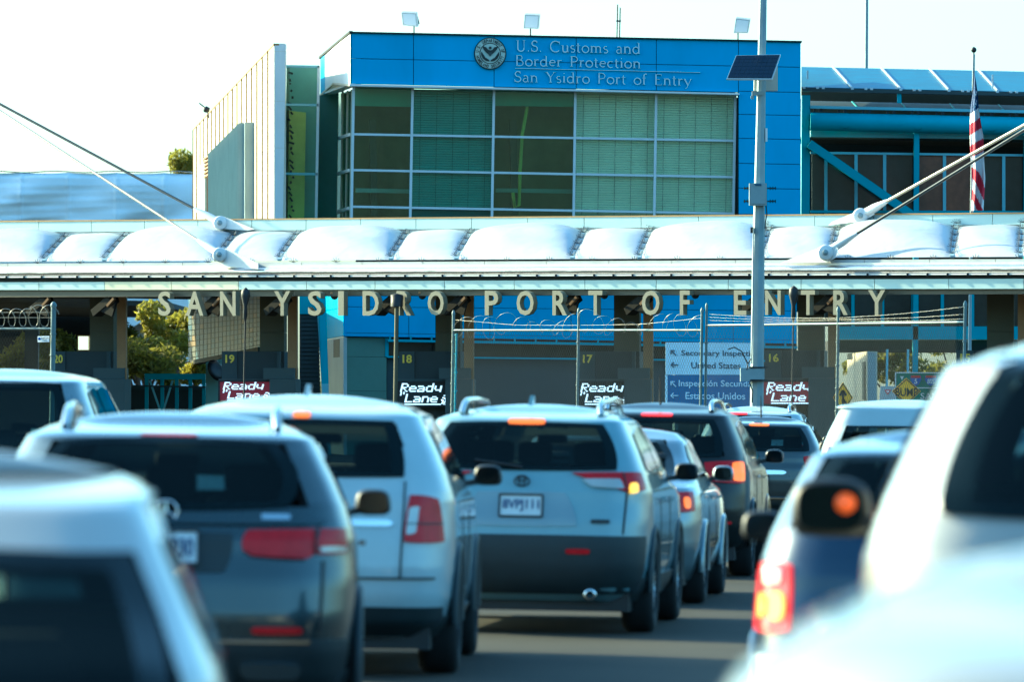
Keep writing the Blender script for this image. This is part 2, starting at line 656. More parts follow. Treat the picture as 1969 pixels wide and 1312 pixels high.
while px < CAN1:
    c = C(px, pil_b(px), -0.02)
    for q in range(5):
        an = math.pi * (q + 0.5) / 5
        ms.tube([c, c + Vector((0.12 * math.cos(an), 0, 0.12 * math.sin(an)))], 0.008, 3)
    px += 82
tag(ms.build('ledge_bird_spikes', M_blackmetal, canopy), kind='stuff')

# ---------------------------------------------------------------- letters on the canopy beam
sign = thing('canopy_lettering', 'beige raised capital letters reading SAN YSIDRO PORT OF ENTRY along canopy beam', 'lettering', C(1000, 600))
LET = [('S', 304, 328), ('A', 357, 391), ('N', 423, 453), ('Y', 527, 558), ('S', 592, 618), ('I', 650, 661), ('D', 697, 728),
       ('R', 762, 790), ('O', 822, 853), ('P', 932, 958), ('O', 993, 1026), ('R', 1062, 1090), ('T', 1131, 1158), ('O', 1234, 1268),
       ('F', 1307, 1326), ('E', 1411, 1435), ('N', 1471, 1501), ('T', 1540, 1567), ('R', 1602, 1630), ('Y', 1669, 1702)]
lt, lb = lin(561, 557.5), lin(608, 605.5)
for ch, a, b in LET:
    text_mb(ch, (C(a, lt(a), -0.35), C(b, lt(b), -0.35), C(a, lb(a), -0.35)), 0.16, 0.022).build('letter', M_letter, sign)
mb = MB()
for ch, a, b in LET:
    c = (a + b) / 2
    mb.beam(C(c, lt(c) + 4, 0.1), C(c, lt(c) + 4, -0.2), 0.05)
mb.build('letter_brackets', M_beam, sign)

# ---------------------------------------------------------------- stay cables with clevis and gusset
def cable(name, label, end_px, far_px, t_end, t_far, gus, m, rpx=3.2):
    s = SCN(end_px[0])
    e = C(end_px[0], end_px[1], t_end)
    f = C(far_px[0], far_px[1], t_far)
    th = thing(name, label, 'cable', e)
    r = rpx / s
    MB().tube([e, f], r, 8).build('cable_strand', m, th)
    d = (f - e).normalized()
    MB().tube([e - d * 0.15, e + d * 0.55, e + d * 1.0], [r * 2.9, r * 2.7, r * 1.3], 10).build('socket', M_gus, th)
    # gusset plate
    pts = [C(x, y, t_end) for x, y in gus]
    MB().prism([p - RDIR * 0.06 for p in pts], RDIR * 0.12).build('gusset_plate', M_gus, th)
    pin = MB().lathe([(0, -0.24), (0.16, -0.24), (0.19, -0.2), (0.19, 0.2), (0, 0.24)], e, RDIR, 20)
    pn = pin.build('pin', M_gus, th)
    sub(MB().lathe([(0, -0.3), (0.07, -0.3), (0.07, 0.28), (0, 0.28)], e, RDIR, 12).build('bolt', M_galv, th), pn)


M_gus = mat('gusset_white', (0.70, 0.72, 0.72), 0.45, 0, 0.06)
M_cab_sun = mat('cable_sunlit', (0.48, 0.44, 0.34), 0.4, 0.5, 0.1)  # sunlit and shaded looks of the cables put into two colours
M_cab_shade = mat('cable_shaded', (0.07, 0.08, 0.085), 0.45, 0.4, 0.1)
cable('stay_cable', 'dark upper stay cable running up to the left from rear canopy edge', (425, 429), (-330, 22), 4.2, 2.0,
      [(408, 420), (420, 416), (434, 418), (490, 441), (478, 443), (420, 440)], M_cab_shade, 2.6)
cable('stay_cable', 'pale lower stay cable running up to the left from front canopy edge', (424, 490), (-330, -2), -0.3, 1.4,
      [(412, 482), (424, 478), (436, 478), (497, 507), (497, 518), (432, 512), (415, 500)], M_cab_sun, 2.6)
cable('stay_cable', 'pale upper stay cable running up to the right from rear canopy edge', (1655, 415), (2330, 40), 4.2, 2.0,
      [(1675, 402), (1682, 412), (1660, 425), (1592, 434), (1600, 426), (1645, 408)], M_cab_sun, 3.2)
cable('stay_cable', 'dark lower stay cable running up to the right from front canopy edge', (1588, 486), (2330, 27), -0.3, 1.4,
      [(1600, 470), (1612, 478), (1606, 496), (1590, 505), (1500, 506), (1520, 498), (1580, 474)], M_cab_shade, 3.0)

# ---------------------------------------------------------------- inspection booths, led signs, columns, lane equipment
LED_R = ["#####  ", "#    # ", "#    # ", "#####  ", "#  #   ", "#   #  ", "#    # "]
GL = {
 'R': ["####.", "#...#", "#...#", "####.", "#.#..", "#..#.", "#...#"],
 'e': [".....", ".....", ".###.", "#...#", "#####", "#....", ".####"],
 'a': [".....", ".....", "####.", "....#", ".####", "#...#", "#####"],
 'd': ["....#", "....#", ".####", "#...#", "#...#", "#...#", ".####"],
 'y': [".....", ".....", "#...#", "#...#", "#...#", ".####", "....#"],
 'L': ["#....", "#....", "#....", "#....", "#....", "#....", "#####"],
 'n': [".....", ".....", "####.", "#...#", "#...#", "#...#", "#...#"],
}


def led_text(org, u, v, cw, chh, parent):
    """org top-left corner 3-D, u right unit, v up unit; cw/chh cell size"""
    nrm = u.cross(v).normalized()

    def cell(mb, cx, cy, w=1.0):
        o = org + u * ((cx - cy * 0.22 + 1.2) * cw) - v * (cy * chh) + nrm * 0.012
        k = 1.04
        mb.add([o, o + u * cw * w * k, o + u * cw * w * k - v * chh * k, o - v * chh * k], [(0, 3, 2, 1)])
    for wi, (word, ox, oy) in enumerate((('Ready', 3.0, 1.0), ('Lane', 8.0, 9.6))):
        for i, chx in enumerate(word):
            mb = MB()
            for r, row in enumerate(GL[chx]):
                for c_, p in enumerate(row):
                    if p == '#':
                        cell(mb, ox + i * 6.0 + c_, oy + r, 1.25 if c_ in (0, 4) else 1.0)
            if chx == 'R':
                for r in range(3):
                    cell(mb, 3.6, 8.0 + r)
                    if r < 2:
                        cell(mb, 5.6, 8.0 + r)
            mb.build('led_letter', M_led_w, parent)
    mb = MB()
    for c_ in range(26):
        cell(mb, 8.5 + c_, 17.6)
    mb.build('led_underline', M_led_w, parent)
    for rad in (2.2, 4.0, 5.8):
        mb = MB()
        for q in range(12):
            a = math.radians(-40 + q * 10)
            cell(mb, 33.2 + rad * math.cos(a) * 0.9, 16.3 - rad * math.sin(a + 0.45), 0.7)
        mb.build('led_arc', M_led_w, parent)


LANES = [('20', 112), ('19', 442), ('18', 783), ('17', 1130), ('16', 1488), ('15', 1856)]
FL = {'20': 'behind the far left fence', '19': 'in front of the tiled wall', '18': 'beside the pale slender post', '17': 'behind the razor wire fence', '16': 'right of the tall equipment pole', '15': 'near the right edge'}
LANE_G = 'booths of the inspection lanes'
for num, n0 in LANES:
    k = SCN(n0) / 75.0
    o_ol = 64 - (n0 - 110) * 0.0145
    dy = -2 if n0 > 1200 else 0
    gx = lambda o: n0 + o * k
    gr = 768 + 1.74 * SCN(n0)
    tb = 2.6
    base = C(gx(40), gr, tb)
    base.z = 0
    b = thing('inspection_booth', 'dark slate booth %s, yellow number %s on top' % (FL[num], num), 'booth', base, 0, LANE_G)

    def slab(a, y0, c_, y1, t0, dep, name, m, parent=b):
        Dn = F / SCN(n0 + 50) + t0
        pts = [P(gx(a), y1 + dy, Dn), P(gx(c_), y1 + dy, Dn), P(gx(c_), y0 + dy, Dn), P(gx(a), y0 + dy, Dn)]
        return MB().prism(pts, RDIR * dep).build(name, m, parent)
    slab(14.3, 676, 112 - (64 - o_ol), 735, 2.6, 2.0, 'upper_panel', M_slate)
    npn = slab(-16, 676, 14, 735, 2.55, 1.0, 'number_panel', M_slate2)
    Dt = F / SCN(n0 + 50) + 2.53
    tx = text_mb(num, (P(gx(-9), 682.5 + dy, Dt), P(gx(9), 682.5 + dy, Dt), P(gx(-9), 698.5 + dy, Dt)), 0.012, 0.03).build('number', M_yellowtxt, b)
    sub(tx, npn)
    slab(-22, 729, 80, 733, 2.4, 1.5, 'ledge', M_blockgrey)
    slab(-14, 735.3, 112 - (64 - o_ol), gr, 2.65, 1.9, 'lower_wall', M_slate)
    slab(71 - (64 - o_ol), 708, 132 - (64 - o_ol) * 1.1, 729, 1.6, 0.9, 'side_cabinet', M_blockgrey)
    slab(83 - (64 - o_ol), 729.3, 135 - (64 - o_ol) * 1.1, gr, 1.5, 1.1, 'cabinet_base', M_blockgrey)
    slab(98 - (64 - o_ol), 676.3, 104 - (64 - o_ol), 708, 2.3, 0.2, 'conduit', M_slate2)
    slab(o_ol, 640, o_ol + 48, 675.7, 2.9, 0.6, 'wall_panel', M_olive)
    slab(o_ol, 560, o_ol + 48, 639.5, 2.91, 0.6, 'wall_panel', M_olive)
    # column of the canopy
    cc = C(gx(o_ol + 64), gr, 2.0)
    col = thing('canopy_column', 'tan square canopy column at the booth %s' % FL[num], 'column', Vector((cc.x, cc.y, 0)), 0, 'tan canopy columns')
    slab(o_ol + 55, 560, o_ol + 73, gr, 1.9, 0.26, 'shaft', M_brown, col)
    slab(o_ol + 52, gr - 45, o_ol + 76, gr, 1.85, 0.36, 'plinth', M_blockgrey, col)
    if num == '15':
        continue
    # led sign
    ly = 733 + (2 if n0 > 700 else 0) + dy
    lh = 40 if n0 < 500 else 46
    Dl = F / SCN(n0 + 50) + 2.2
    A = P(gx(-21), ly, Dl)
    B_ = P(gx(83), ly, Dl)
    D_ = P(gx(-21), ly + lh, Dl)
    if num != '20':
        ls = thing('led_lane_sign', 'led sign reading Ready Lane on the booth %s, %s' % (FL[num], 'maroon screen' if num in ('19', '16') else 'black screen'), 'led sign', D_, 0, 'led lane signs')
        MB().prism([D_, D_ + (B_ - A), B_, A], RDIR * 0.25).build('screen', M_led_m if num in ('19', '16') else M_led_k, ls)
        u = (B_ - A)
        W = u.length
        v = (A - D_)
        hh = v.length
        led_text(A, u.normalized(), v.normalized(), W / 38.6, hh / 19.4, ls)
        fr = MB()
        for p, q in ((A, B_), (A, D_), (B_, B_ + (D_ - A)), (D_, D_ + (B_ - A))):
            fr.beam(p - RDIR * 0.03, q - RDIR * 0.03, 0.05, 0.05)
        fr.build('frame', M_blackmetal, ls)
    # lane cameras hanging from the beam
    for j, (off, wd) in enumerate(((-36, 1.0), (96, 1.15))):
        cx = gx(off)
        hp = C(cx, beam_b(cx) + 2, 0.4)
        hd = thing('lane_camera_rig', ('dark camera rig under beam, left of the booth %s' if j == 0 else 'dark camera rig under beam, right of the booth %s') % FL[num], 'camera', hp, 0, 'camera rigs under the canopy')
        q0, q1 = C(cx + 16, beam_b(cx) + 3, 0.4), C(cx - 18, beam_b(cx) + 32, 0.4)
        MB().beam(q0, q1, 0.34, 0.20).build('housing', M_rig, hd)
        MB().beam(C(cx + 17, beam_b(cx) + 3, 0.1), C(cx + 4, beam_b(cx) + 18, 0.1), 0.09, 0.07).build('arm', M_rigarm, hd)
        MB().beam(C(cx + 10, beam_b(cx) - 2, 0.4), C(cx + 6, beam_b(cx) + 14, 0.4), 0.16, 0.16).build('bracket', M_rig, hd)
        MB().prism([C(cx - 10, beam_b(cx) + 28, 0.2), C(cx + 12, beam_b(cx) + 38, 0.2), C(cx + 20, beam_b(cx) + 10, 0.2), C(cx + 8, beam_b(cx) + 6, 0.2)], RDIR * 0.3).build('shield', M_rig, hd)
# small dome cameras
for dx, where in ((643, 'left of the letter I'), (812, 'between letters R and O'), (1162, 'right of the letter T'), (1337, 'right of the letter F')):
    c = C(dx, beam_b(dx), 0.2)
    th = thing('dome_camera', 'small dark dome camera under the canopy beam %s' % where, 'camera', c, 0, 'dome cameras under the beam')
    MB().lathe([(0.10, 0.06), (0.10, 0.0), (0.09, -0.04), (0.06, -0.08), (0, -0.1)], c, (0, 0, 1), 14).build('dome', M_blackmetal, th)
    MB().lathe([(0, 0.1), (0.12, 0.1), (0.12, 0.05), (0, 0.05)], c, (0, 0, 1), 14).build('mount', M_brown, th)
# thin posts between the lanes
for px_, y0, r, m, lab, t in ((472, 574, 2.6, M_blackmetal, 'thin dark lamp post in front of booth number 19', -1.0),
                              (763, 590, 4.2, M_olive, 'pale slender post left of booth number 18', -0.6),
                              (1526, 572, 2.4, M_blackmetal, 'thin dark lamp post right of booth number 16', -1.0)):
    s = SCN(px_)
    g = 768 + (px_ - 984) * ROLL + 1.74 * s
    top, bot = C(px_ - 0.0, y0, t), C(px_ - (g - y0) * ROLL, g, t)
    bot.z = 0
    th = thing('slender_post', lab, 'post', bot, 0)
    MB().tube([bot, top], r / s / (1.0 if m is M_olive else 1.6), 8).build('shaft', m, th)
    if m is M_blackmetal:
        MB().lathe([(0.02, 0.28), (0.11, 0.2), (0.12, 0.05), (0.05, -0.2), (0.06, -0.45), (0.02, -0.6)], top, (0, 0, 1), 10).build('lantern', m, th)
    else:
        MB().lathe([(0.16, 0.0), (0.16, 0.3), (0.0, 0.34)], top, (0, 0, 1), 10).build('cap', M_blackmetal, th)
    MB().lathe([(0.2, 0.0), (0.2, 0.04), (0.0, 0.05)], bot, (0, 0, 1), 10).build('base_plate', m, th)

# ---------------------------------------------------------------- main building
bld = thing('customs_building', 'blue and glass customs building with seal and raised lettering above the canopy', 'building', Vector((2, 188, 0)))
SL = 0.0205


def yl(y675, sl=SL):
    return lambda px: y675 + sl * (px - 675)


def panel(PL, x0, x1, ya, yb, dep, name, m, parent, gap=0.9, d0=0.0):
    pts = [PL(x0 + gap, yb(x0) - gap, d0), PL(x1 - gap, yb(x1) - gap, d0), PL(x1 - gap, ya(x1) + gap, d0), PL(x0 + gap, ya(x0) + gap, d0)]
    return MB().prism(pts, Vector((0, dep, 0))).build(name, m, parent)


top, midl, bot = yl(62), yl(112, 0.0195), yl(160.5, 0.0225)
colx = [675, 795, 950, 1108, 1262, 1420, 1540]
for a, b in zip(colx[:-1], colx[1:]):
    panel(BP, a, b, top, midl, 0.12, 'fascia_panel', M_blue, bld, 0.6)
    panel(BP, a, b, midl, bot if b < 1500 else yl(160, 0.02), 0.12, 'fascia_panel', M_blue, bld, 0.6)
rows = [yl(160, 0.02), yl(204.5, 0.02), yl(251.5, 0.019), yl(300, 0.0185), yl(348, 0.018), yl(398, 0.018), yl(446, 0.017)]
for a, b in zip(rows[:-1], rows[1:]):
    panel(BP, 1420, 1540, a, b, 0.12, 'fascia_panel', M_blue, bld, 0.6)
# dark backing of the fascia joints + roof body
MB().prism([BP(676, 159.5, 0.10), BP(1419, 176.5, 0.10), BP(1419, 450, 0.10), BP(1539, 450, 0.10), BP(1539, 81, 0.10), BP(676, 63, 0.10)], Vector((0, 0.35, 0))).build('fascia_backing', M_dark, bld)
# roof coping
MB().prism([BP(673, 60, -0.08), BP(1542, 78, -0.08), BP(1542, 81, -0.08), BP(673, 63, -0.08)], Vector((0, 0.5, 0))).build('roof_coping', M_dark, bld)
# white soffit edge under the fascia
MB().prism([BP(672, 161, -0.15), BP(1422, 178.5, -0.15), BP(1422, 182, -0.15), BP(672, 165, -0.15)], Vector((0, 0.7, 0))).build('window_head', M_white_panel, bld)
# left return of the fascia
FB = 12.0
lr = [BP(674.5, 62), BP(674.5, 161), P(625, 180, 190.5), P(625, 106, 190.5)]
MB().prism(lr[::-1], Vector((0.3, 0.1, 0))).build('fascia_return', M_white_panel, bld)
lr2 = [P(624.6, 106, 190.6), P(624.6, 180, 190.6), P(616, 183, 192.2), P(616, 112, 192.2)]
MB().prism(lr2[::-1], Vector((0.3, 0.1, 0))).build('fascia_return', M_blue, bld)
MB().beam(BP(675, 61), P(616, 110.5, 192.2), 0.1, 0.07).build('return_coping', M_dark, bld)
MB().beam(BP(674.6, 62), BP(674.6, 161), 0.03, 0.03).build('corner_trim', M_dark, bld)
# soffit of the overhang
MB().prism([BP(674, 161.5), P(640, 158.5, 188), P(614, 183, 192.3), P(660, 172, 189)], Vector((0, 0, -0.06))).build('overhang_soffit', M_cream, bld)
MB().prism([P(640, 158.6, 187.9), P(614, 182, 192.2), P(614, 185, 192.2), P(640, 161.5, 187.9)], Vector((0.05, 0.05, 0))).build('overhang_edge', M_cream, bld)
# roof slab closing the top
MB().prism([BP(676, 66, 0.3), BP(1539, 84, 0.3), BP(1539, 84, 14), P(617, 116, 192.5)], Vector((0, 0, -0.2))).build('roof_slab', M_white_panel, bld)

# curtain wall
vx = [(680, 676), (793.5, 789), (950, 946), (1106.5, 1103), (1262, 1258), (1414, 1410)]   # x at top and at bottom (canopy)
hy = [lambda p: 165.5 + 0.0215 * (p - 680), lambda p: 258 + 0.0170 * (p - 680), lambda p: 327 + 0.0185 * (p - 680), lambda p: 397.5 + 0.018 * (p - 680), lambda p: 452 + 0.0165 * (p - 680)]


def vxx(i, y):
    a, b = vx[i]
    return a + (b - a) * (y - 170) / 245.0


cw = 0.55     # glass set back from the fascia
for i in range(6):
    y0, y1 = hy[0](vx[i][0]), hy[4](vx[i][0])
    MB().beam(BP(vxx(i, y0), y0, cw - 0.05), BP(vxx(i, y1), y1, cw - 0.05), 0.075, 0.16, up=(0, -1, 0)).build('mullion', M_mull, bld)
for j in range(1, 5):
    for i in range(5):
        a, b = vxx(i, hy[j](vx[i][0])), vxx(i + 1, hy[j](vx[i + 1][0]))
        MB().beam(BP(a + 1.8, hy[j](a), cw - 0.04), BP(b - 1.8, hy[j](b), cw - 0.04), 0.12, 0.065).build('transom', M_mull, bld)
for j in range(4):
    for i in range(5):
        x0a, x0b = vxx(i, hy[j](vx[i][0])), vxx(i, hy[j + 1](vx[i][0]))
        x1a, x1b = vxx(i + 1, hy[j](vx[i + 1][0])), vxx(i + 1, hy[j + 1](vx[i + 1][0]))
        g = 1.2
        pts = [BP(x0b + g, hy[j + 1](x0b) - g, cw), BP(x1b - g, hy[j + 1](x1b) - g, cw), BP(x1a - g, hy[j](x1a) + g, cw), BP(x0a + g, hy[j](x0a) + g, cw)]
        MB().prism(pts, Vector((0, 0.02, 0))).build('pane', G_wavy if i in (0, 2) else G_curtain, bld)
# blinds and rooms behind the panes
for i in (1, 3, 4):
    mb = MB()
    y = 171.0
    yb_ = 397 if i == 1 else 405
    while y < yb_:
        xa, xb = vx[i][0] + 1, vx[i + 1][0] - 2
        f_ = lambda p: y + 0.0185 * (p - 680)
        mb.beam(BP(xa - (y - 170) * 0.0165, f_(xa), cw + 0.12), BP(xb - (y - 170) * 0.0165, f_(xb), cw + 0.12), 0.012, 0.062, up=(0, -0.5, 0.85))
        y += 4.6
    tag(mb.build('blind_slats', M_blind_d if i == 1 else M_blind_l, bld), kind='stuff')
    mc = MB()
    for q in range(5):
        xq = vx[i][0] + (vx[i + 1][0] - vx[i][0]) * (q + 0.5) / 5
        mc.tube([BP(xq, 174 + 0.0185 * (xq - 680), cw + 0.07), BP(xq - 3.7, yb_ + 0.0185 * (xq - 680), cw + 0.07)], 0.006, 3)
    mc.build('blind_cords', M_blackmetal, bld)
    MB().prism([BP(vx[i][0], 172, cw + 0.20), BP(vx[i + 1][0], 172, cw + 0.20), BP(vx[i + 1][1], 455, cw + 0.20), BP(vx[i][1], 455, cw + 0.20)], Vector((0, 0.05, 0))).build('blind_backing', M_blindb_d if i == 1 else M_blindb_l, bld)
for i in (0, 2):
    MB().prism([BP(vx[i][0] - 6, 172, 2.6), BP(vx[i + 1][0] + 6, 172, 2.6), BP(vx[i + 1][1] + 6, 455, 2.6), BP(vx[i][1] - 6, 455, 2.6)], Vector((0, 0.1, 0))).build('room_wall', M_room, bld)
    MB().prism([BP(vx[i][0] - 1, 166, 0.7), BP(vx[i + 1][0] + 1, 166, 0.7), BP(vx[i + 1][0] + 1, 205, 0.7), BP(vx[i][0] - 1, 203, 0.7)], Vector((0, 0.1, 0))).build('ceiling_edge', M_blind_d, bld)
    MB().beam(BP(vx[i][0] + 40, 415, 2.2), BP(vx[i][0] + 36, 230, 2.2), 0.5, 0.2).build('room_partition', M_slate, bld)
    MB().beam(BP(vx[i][0] + 4, 366, 1.6), BP(vx[i + 1][0] - 4, 368, 1.6), 0.2, 0.12).build('desk_edge', M_corr, bld)
# bright warm streak in the third bay: a glass reflection modelled as a tube
MB().tube([BP(1018, 174, 1.0), BP(1012, 215, 1.0), BP(1004, 260, 1.0), BP(1000, 330, 1.0), BP(998, 395, 1.0), BP(990, 400, 1.0), BP(986, 370, 1.0)], 0.05, 6).build('reflection_streak', M_room_b, bld)
# left glazed side of the corner: three narrow sub bays, receding
def LS(px, py):   # left glazed side
    k = (px - 648) / (678 - 648.0)
    return P(px, py, 192.5 - 7.6 * k)


sy = [lambda p: 178 - 0.17 * (p - 648), lambda p: 268 - 0.33 * (p - 648), lambda p: 336 - 0.30 * (p - 648), lambda p: 410 - 0.33 * (p - 648), lambda p: 462 - 0.3 * (p - 648)]
sx = [649, 659, 668.5, 677]
for i in range(4):
    MB().beam(LS(sx[i], sy[0](sx[i])), LS(sx[i] - 4, sy[4](sx[i])), 0.06, 0.12).build('side_mullion', M_cream, bld)
for j in range(1, 4):
    MB().beam(LS(sx[0] - 2 - j, sy[j](sx[0])), LS(sx[3] - 1.3 * j, sy[j](sx[3])), 0.12, 0.09).build('side_transom', M_white_panel, bld)
for j in range(4):
    for i in range(3):
        k0, k1 = (j + 0.2) * 1.15, (j + 1.2) * 1.15
        pts = [LS(sx[i] - k1 + .7, sy[j + 1](sx[i]) - 1), LS(sx[i + 1] - k1 - .7, sy[j + 1](sx[i + 1]) - 1), LS(sx[i + 1] - k0 - .7, sy[j](sx[i + 1]) + 1), LS(sx[i] - k0 + .7, sy[j](sx[i]) + 1)]
        MB().prism(pts, Vector((0.02, 0.01, 0))).build('side_pane', G_side, bld)
# grey wall left of the glazed corner
MB().prism([P(612, 184, 191.0), P(650, 178, 190.8), P(646, 470, 190.8), P(607, 470, 191.0)], Vector((0, 0.4, 0))).build('grey_wall', M_conc, bld)
# body behind everything
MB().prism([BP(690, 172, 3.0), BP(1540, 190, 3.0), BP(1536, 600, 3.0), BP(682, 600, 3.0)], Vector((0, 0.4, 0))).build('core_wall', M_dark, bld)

# seal and lettering on the fascia
seal = thing('round_seal', 'round dark and pale department seal with eagle on the blue fascia', 'seal', BP(942, 132, -0.1))
cS = BP(942.5, 102.5, -0.06)
pm = 65.0
ux, uz = Vector((1, 0, -0.0047)), Vector((0, 0, 1))


def disc(r0, r1, d, name, m, parent, n=44):
    mb = MB()
    vs_ = []
    for k in range(n):
        a = 2 * math.pi * k / n
        dv = ux * math.cos(a) + uz * math.sin(a)
        for (r, dd) in ((r0, d), (r1, d), (r1, d + 0.03), (r0, d + 0.03)):
            vs_.append(cS + dv * (r / pm) + Vector((0, dd, 0)))
    fs_ = []
    for k in range(n):
        q = (k + 1) % n
        for s_ in range(4):
            s2 = (s_ + 1) % 4
            fs_.append((k * 4 + s_, q * 4 + s_, q * 4 + s2, k * 4 + s2))
    mb.add(vs_, fs_)
    return mb.build(name, m, parent)


M_sealpale = mat('seal_pale', (0.50, 0.58, 0.50), 0.5, 0, 0.05)
M_sealdark = mat('seal_dark', (0.012, 0.02, 0.02), 0.5, 0, 0.1)
disc(0.01, 31, -0.02, 'rim', M_sealdark, seal)
band = disc(20.5, 28.8, -0.05, 'band', M_sealpale, seal)
disc(0.01, 18.8, -0.05, 'field', M_sealpale, seal)
mt = MB()


def ring_text(txt, a0, a1, up):
    n = len(txt)
    for i, chx in enumerate(txt):
        if chx == ' ':
            continue
        a = math.radians(a0 + (a1 - a0) * i / (n - 1))
        rad = ux * math.cos(a) + uz * math.sin(a)
        tan = ux * -math.sin(a) + uz * math.cos(a)
        if up:
            u_, v_ = -tan, rad
        else:
            u_, v_ = tan, -rad
        c = cS + rad * (24.7 / pm) + Vector((0, -0.062, 0))
        w, h = 3.6 / pm, 6.2 / pm
        if chx in 'I.':
            w *= 0.35
        if chx == '.':
            h *= 0.25
        text_mb(chx, (c - u_ * w / 2 + v_ * h / 2, c + u_ * w / 2 + v_ * h / 2, c - u_ * w / 2 - v_ * h / 2), 0, 0.03, mb=mt)


ring_text('U.S. DEPARTMENT OF', 172, 8, True)
ring_text('HOMELAND SECURITY', 195, 345, False)
sub(mt.build('seal_lettering', M_sealdark, seal), band)
eg = MB()


def eagle(pts, d):
    for sgn in (1, -1):
        q = [cS + ux * (sgn * x / pm) + uz * (y / pm) + Vector((0, d, 0)) for x, y in pts]
        if sgn < 0:
            q = q[::-1]
        eg.prism(q, Vector((0, 0.015, 0)))


eagle([(0, 6), (4, 7), (8, 12), (15.5, 14), (13, 8), (9, 3), (4.5, -1), (0, -3)], -0.075)
eagle([(17, 4), (17.5, -3), (14, -10), (8, -14.5), (1, -15.5), (2, -12), (9, -8), (13, -2)], -0.075)
eagle([(1, 8), (3, 10), (2, 13), (0, 13.5), (0, 8)], -0.075)
sub(eg.build('eagle', M_sealdark, seal), seal) if False else eg.build('eagle', M_sealdark, seal)
ec = MB()
for sgn in (1, -1):
    q = [cS + ux * (sgn * x / pm) + uz * (y / pm) + Vector((0, -0.085, 0)) for x, y in [(0, 2), (3.2, 2), (3, -3), (0, -6)]]
    ec.prism(q if sgn > 0 else q[::-1], Vector((0, 0.01, 0)))
ec.build('shield', M_slate2, seal)

# serif lettering drawn with strokes
TK, TN = 0.105, 0.05


def g_arc(cx, cy, rx, ry, a0, a1, n=10):
    return [(cx + rx * math.cos(math.radians(a0 + (a1 - a0) * i / n)), cy + ry * math.sin(math.radians(a0 + (a1 - a0) * i / n))) for i in range(n + 1)]


def sf(x, y, w=0.26):
    return ([(x - w / 2, y), (x + w / 2, y)], 0.04)


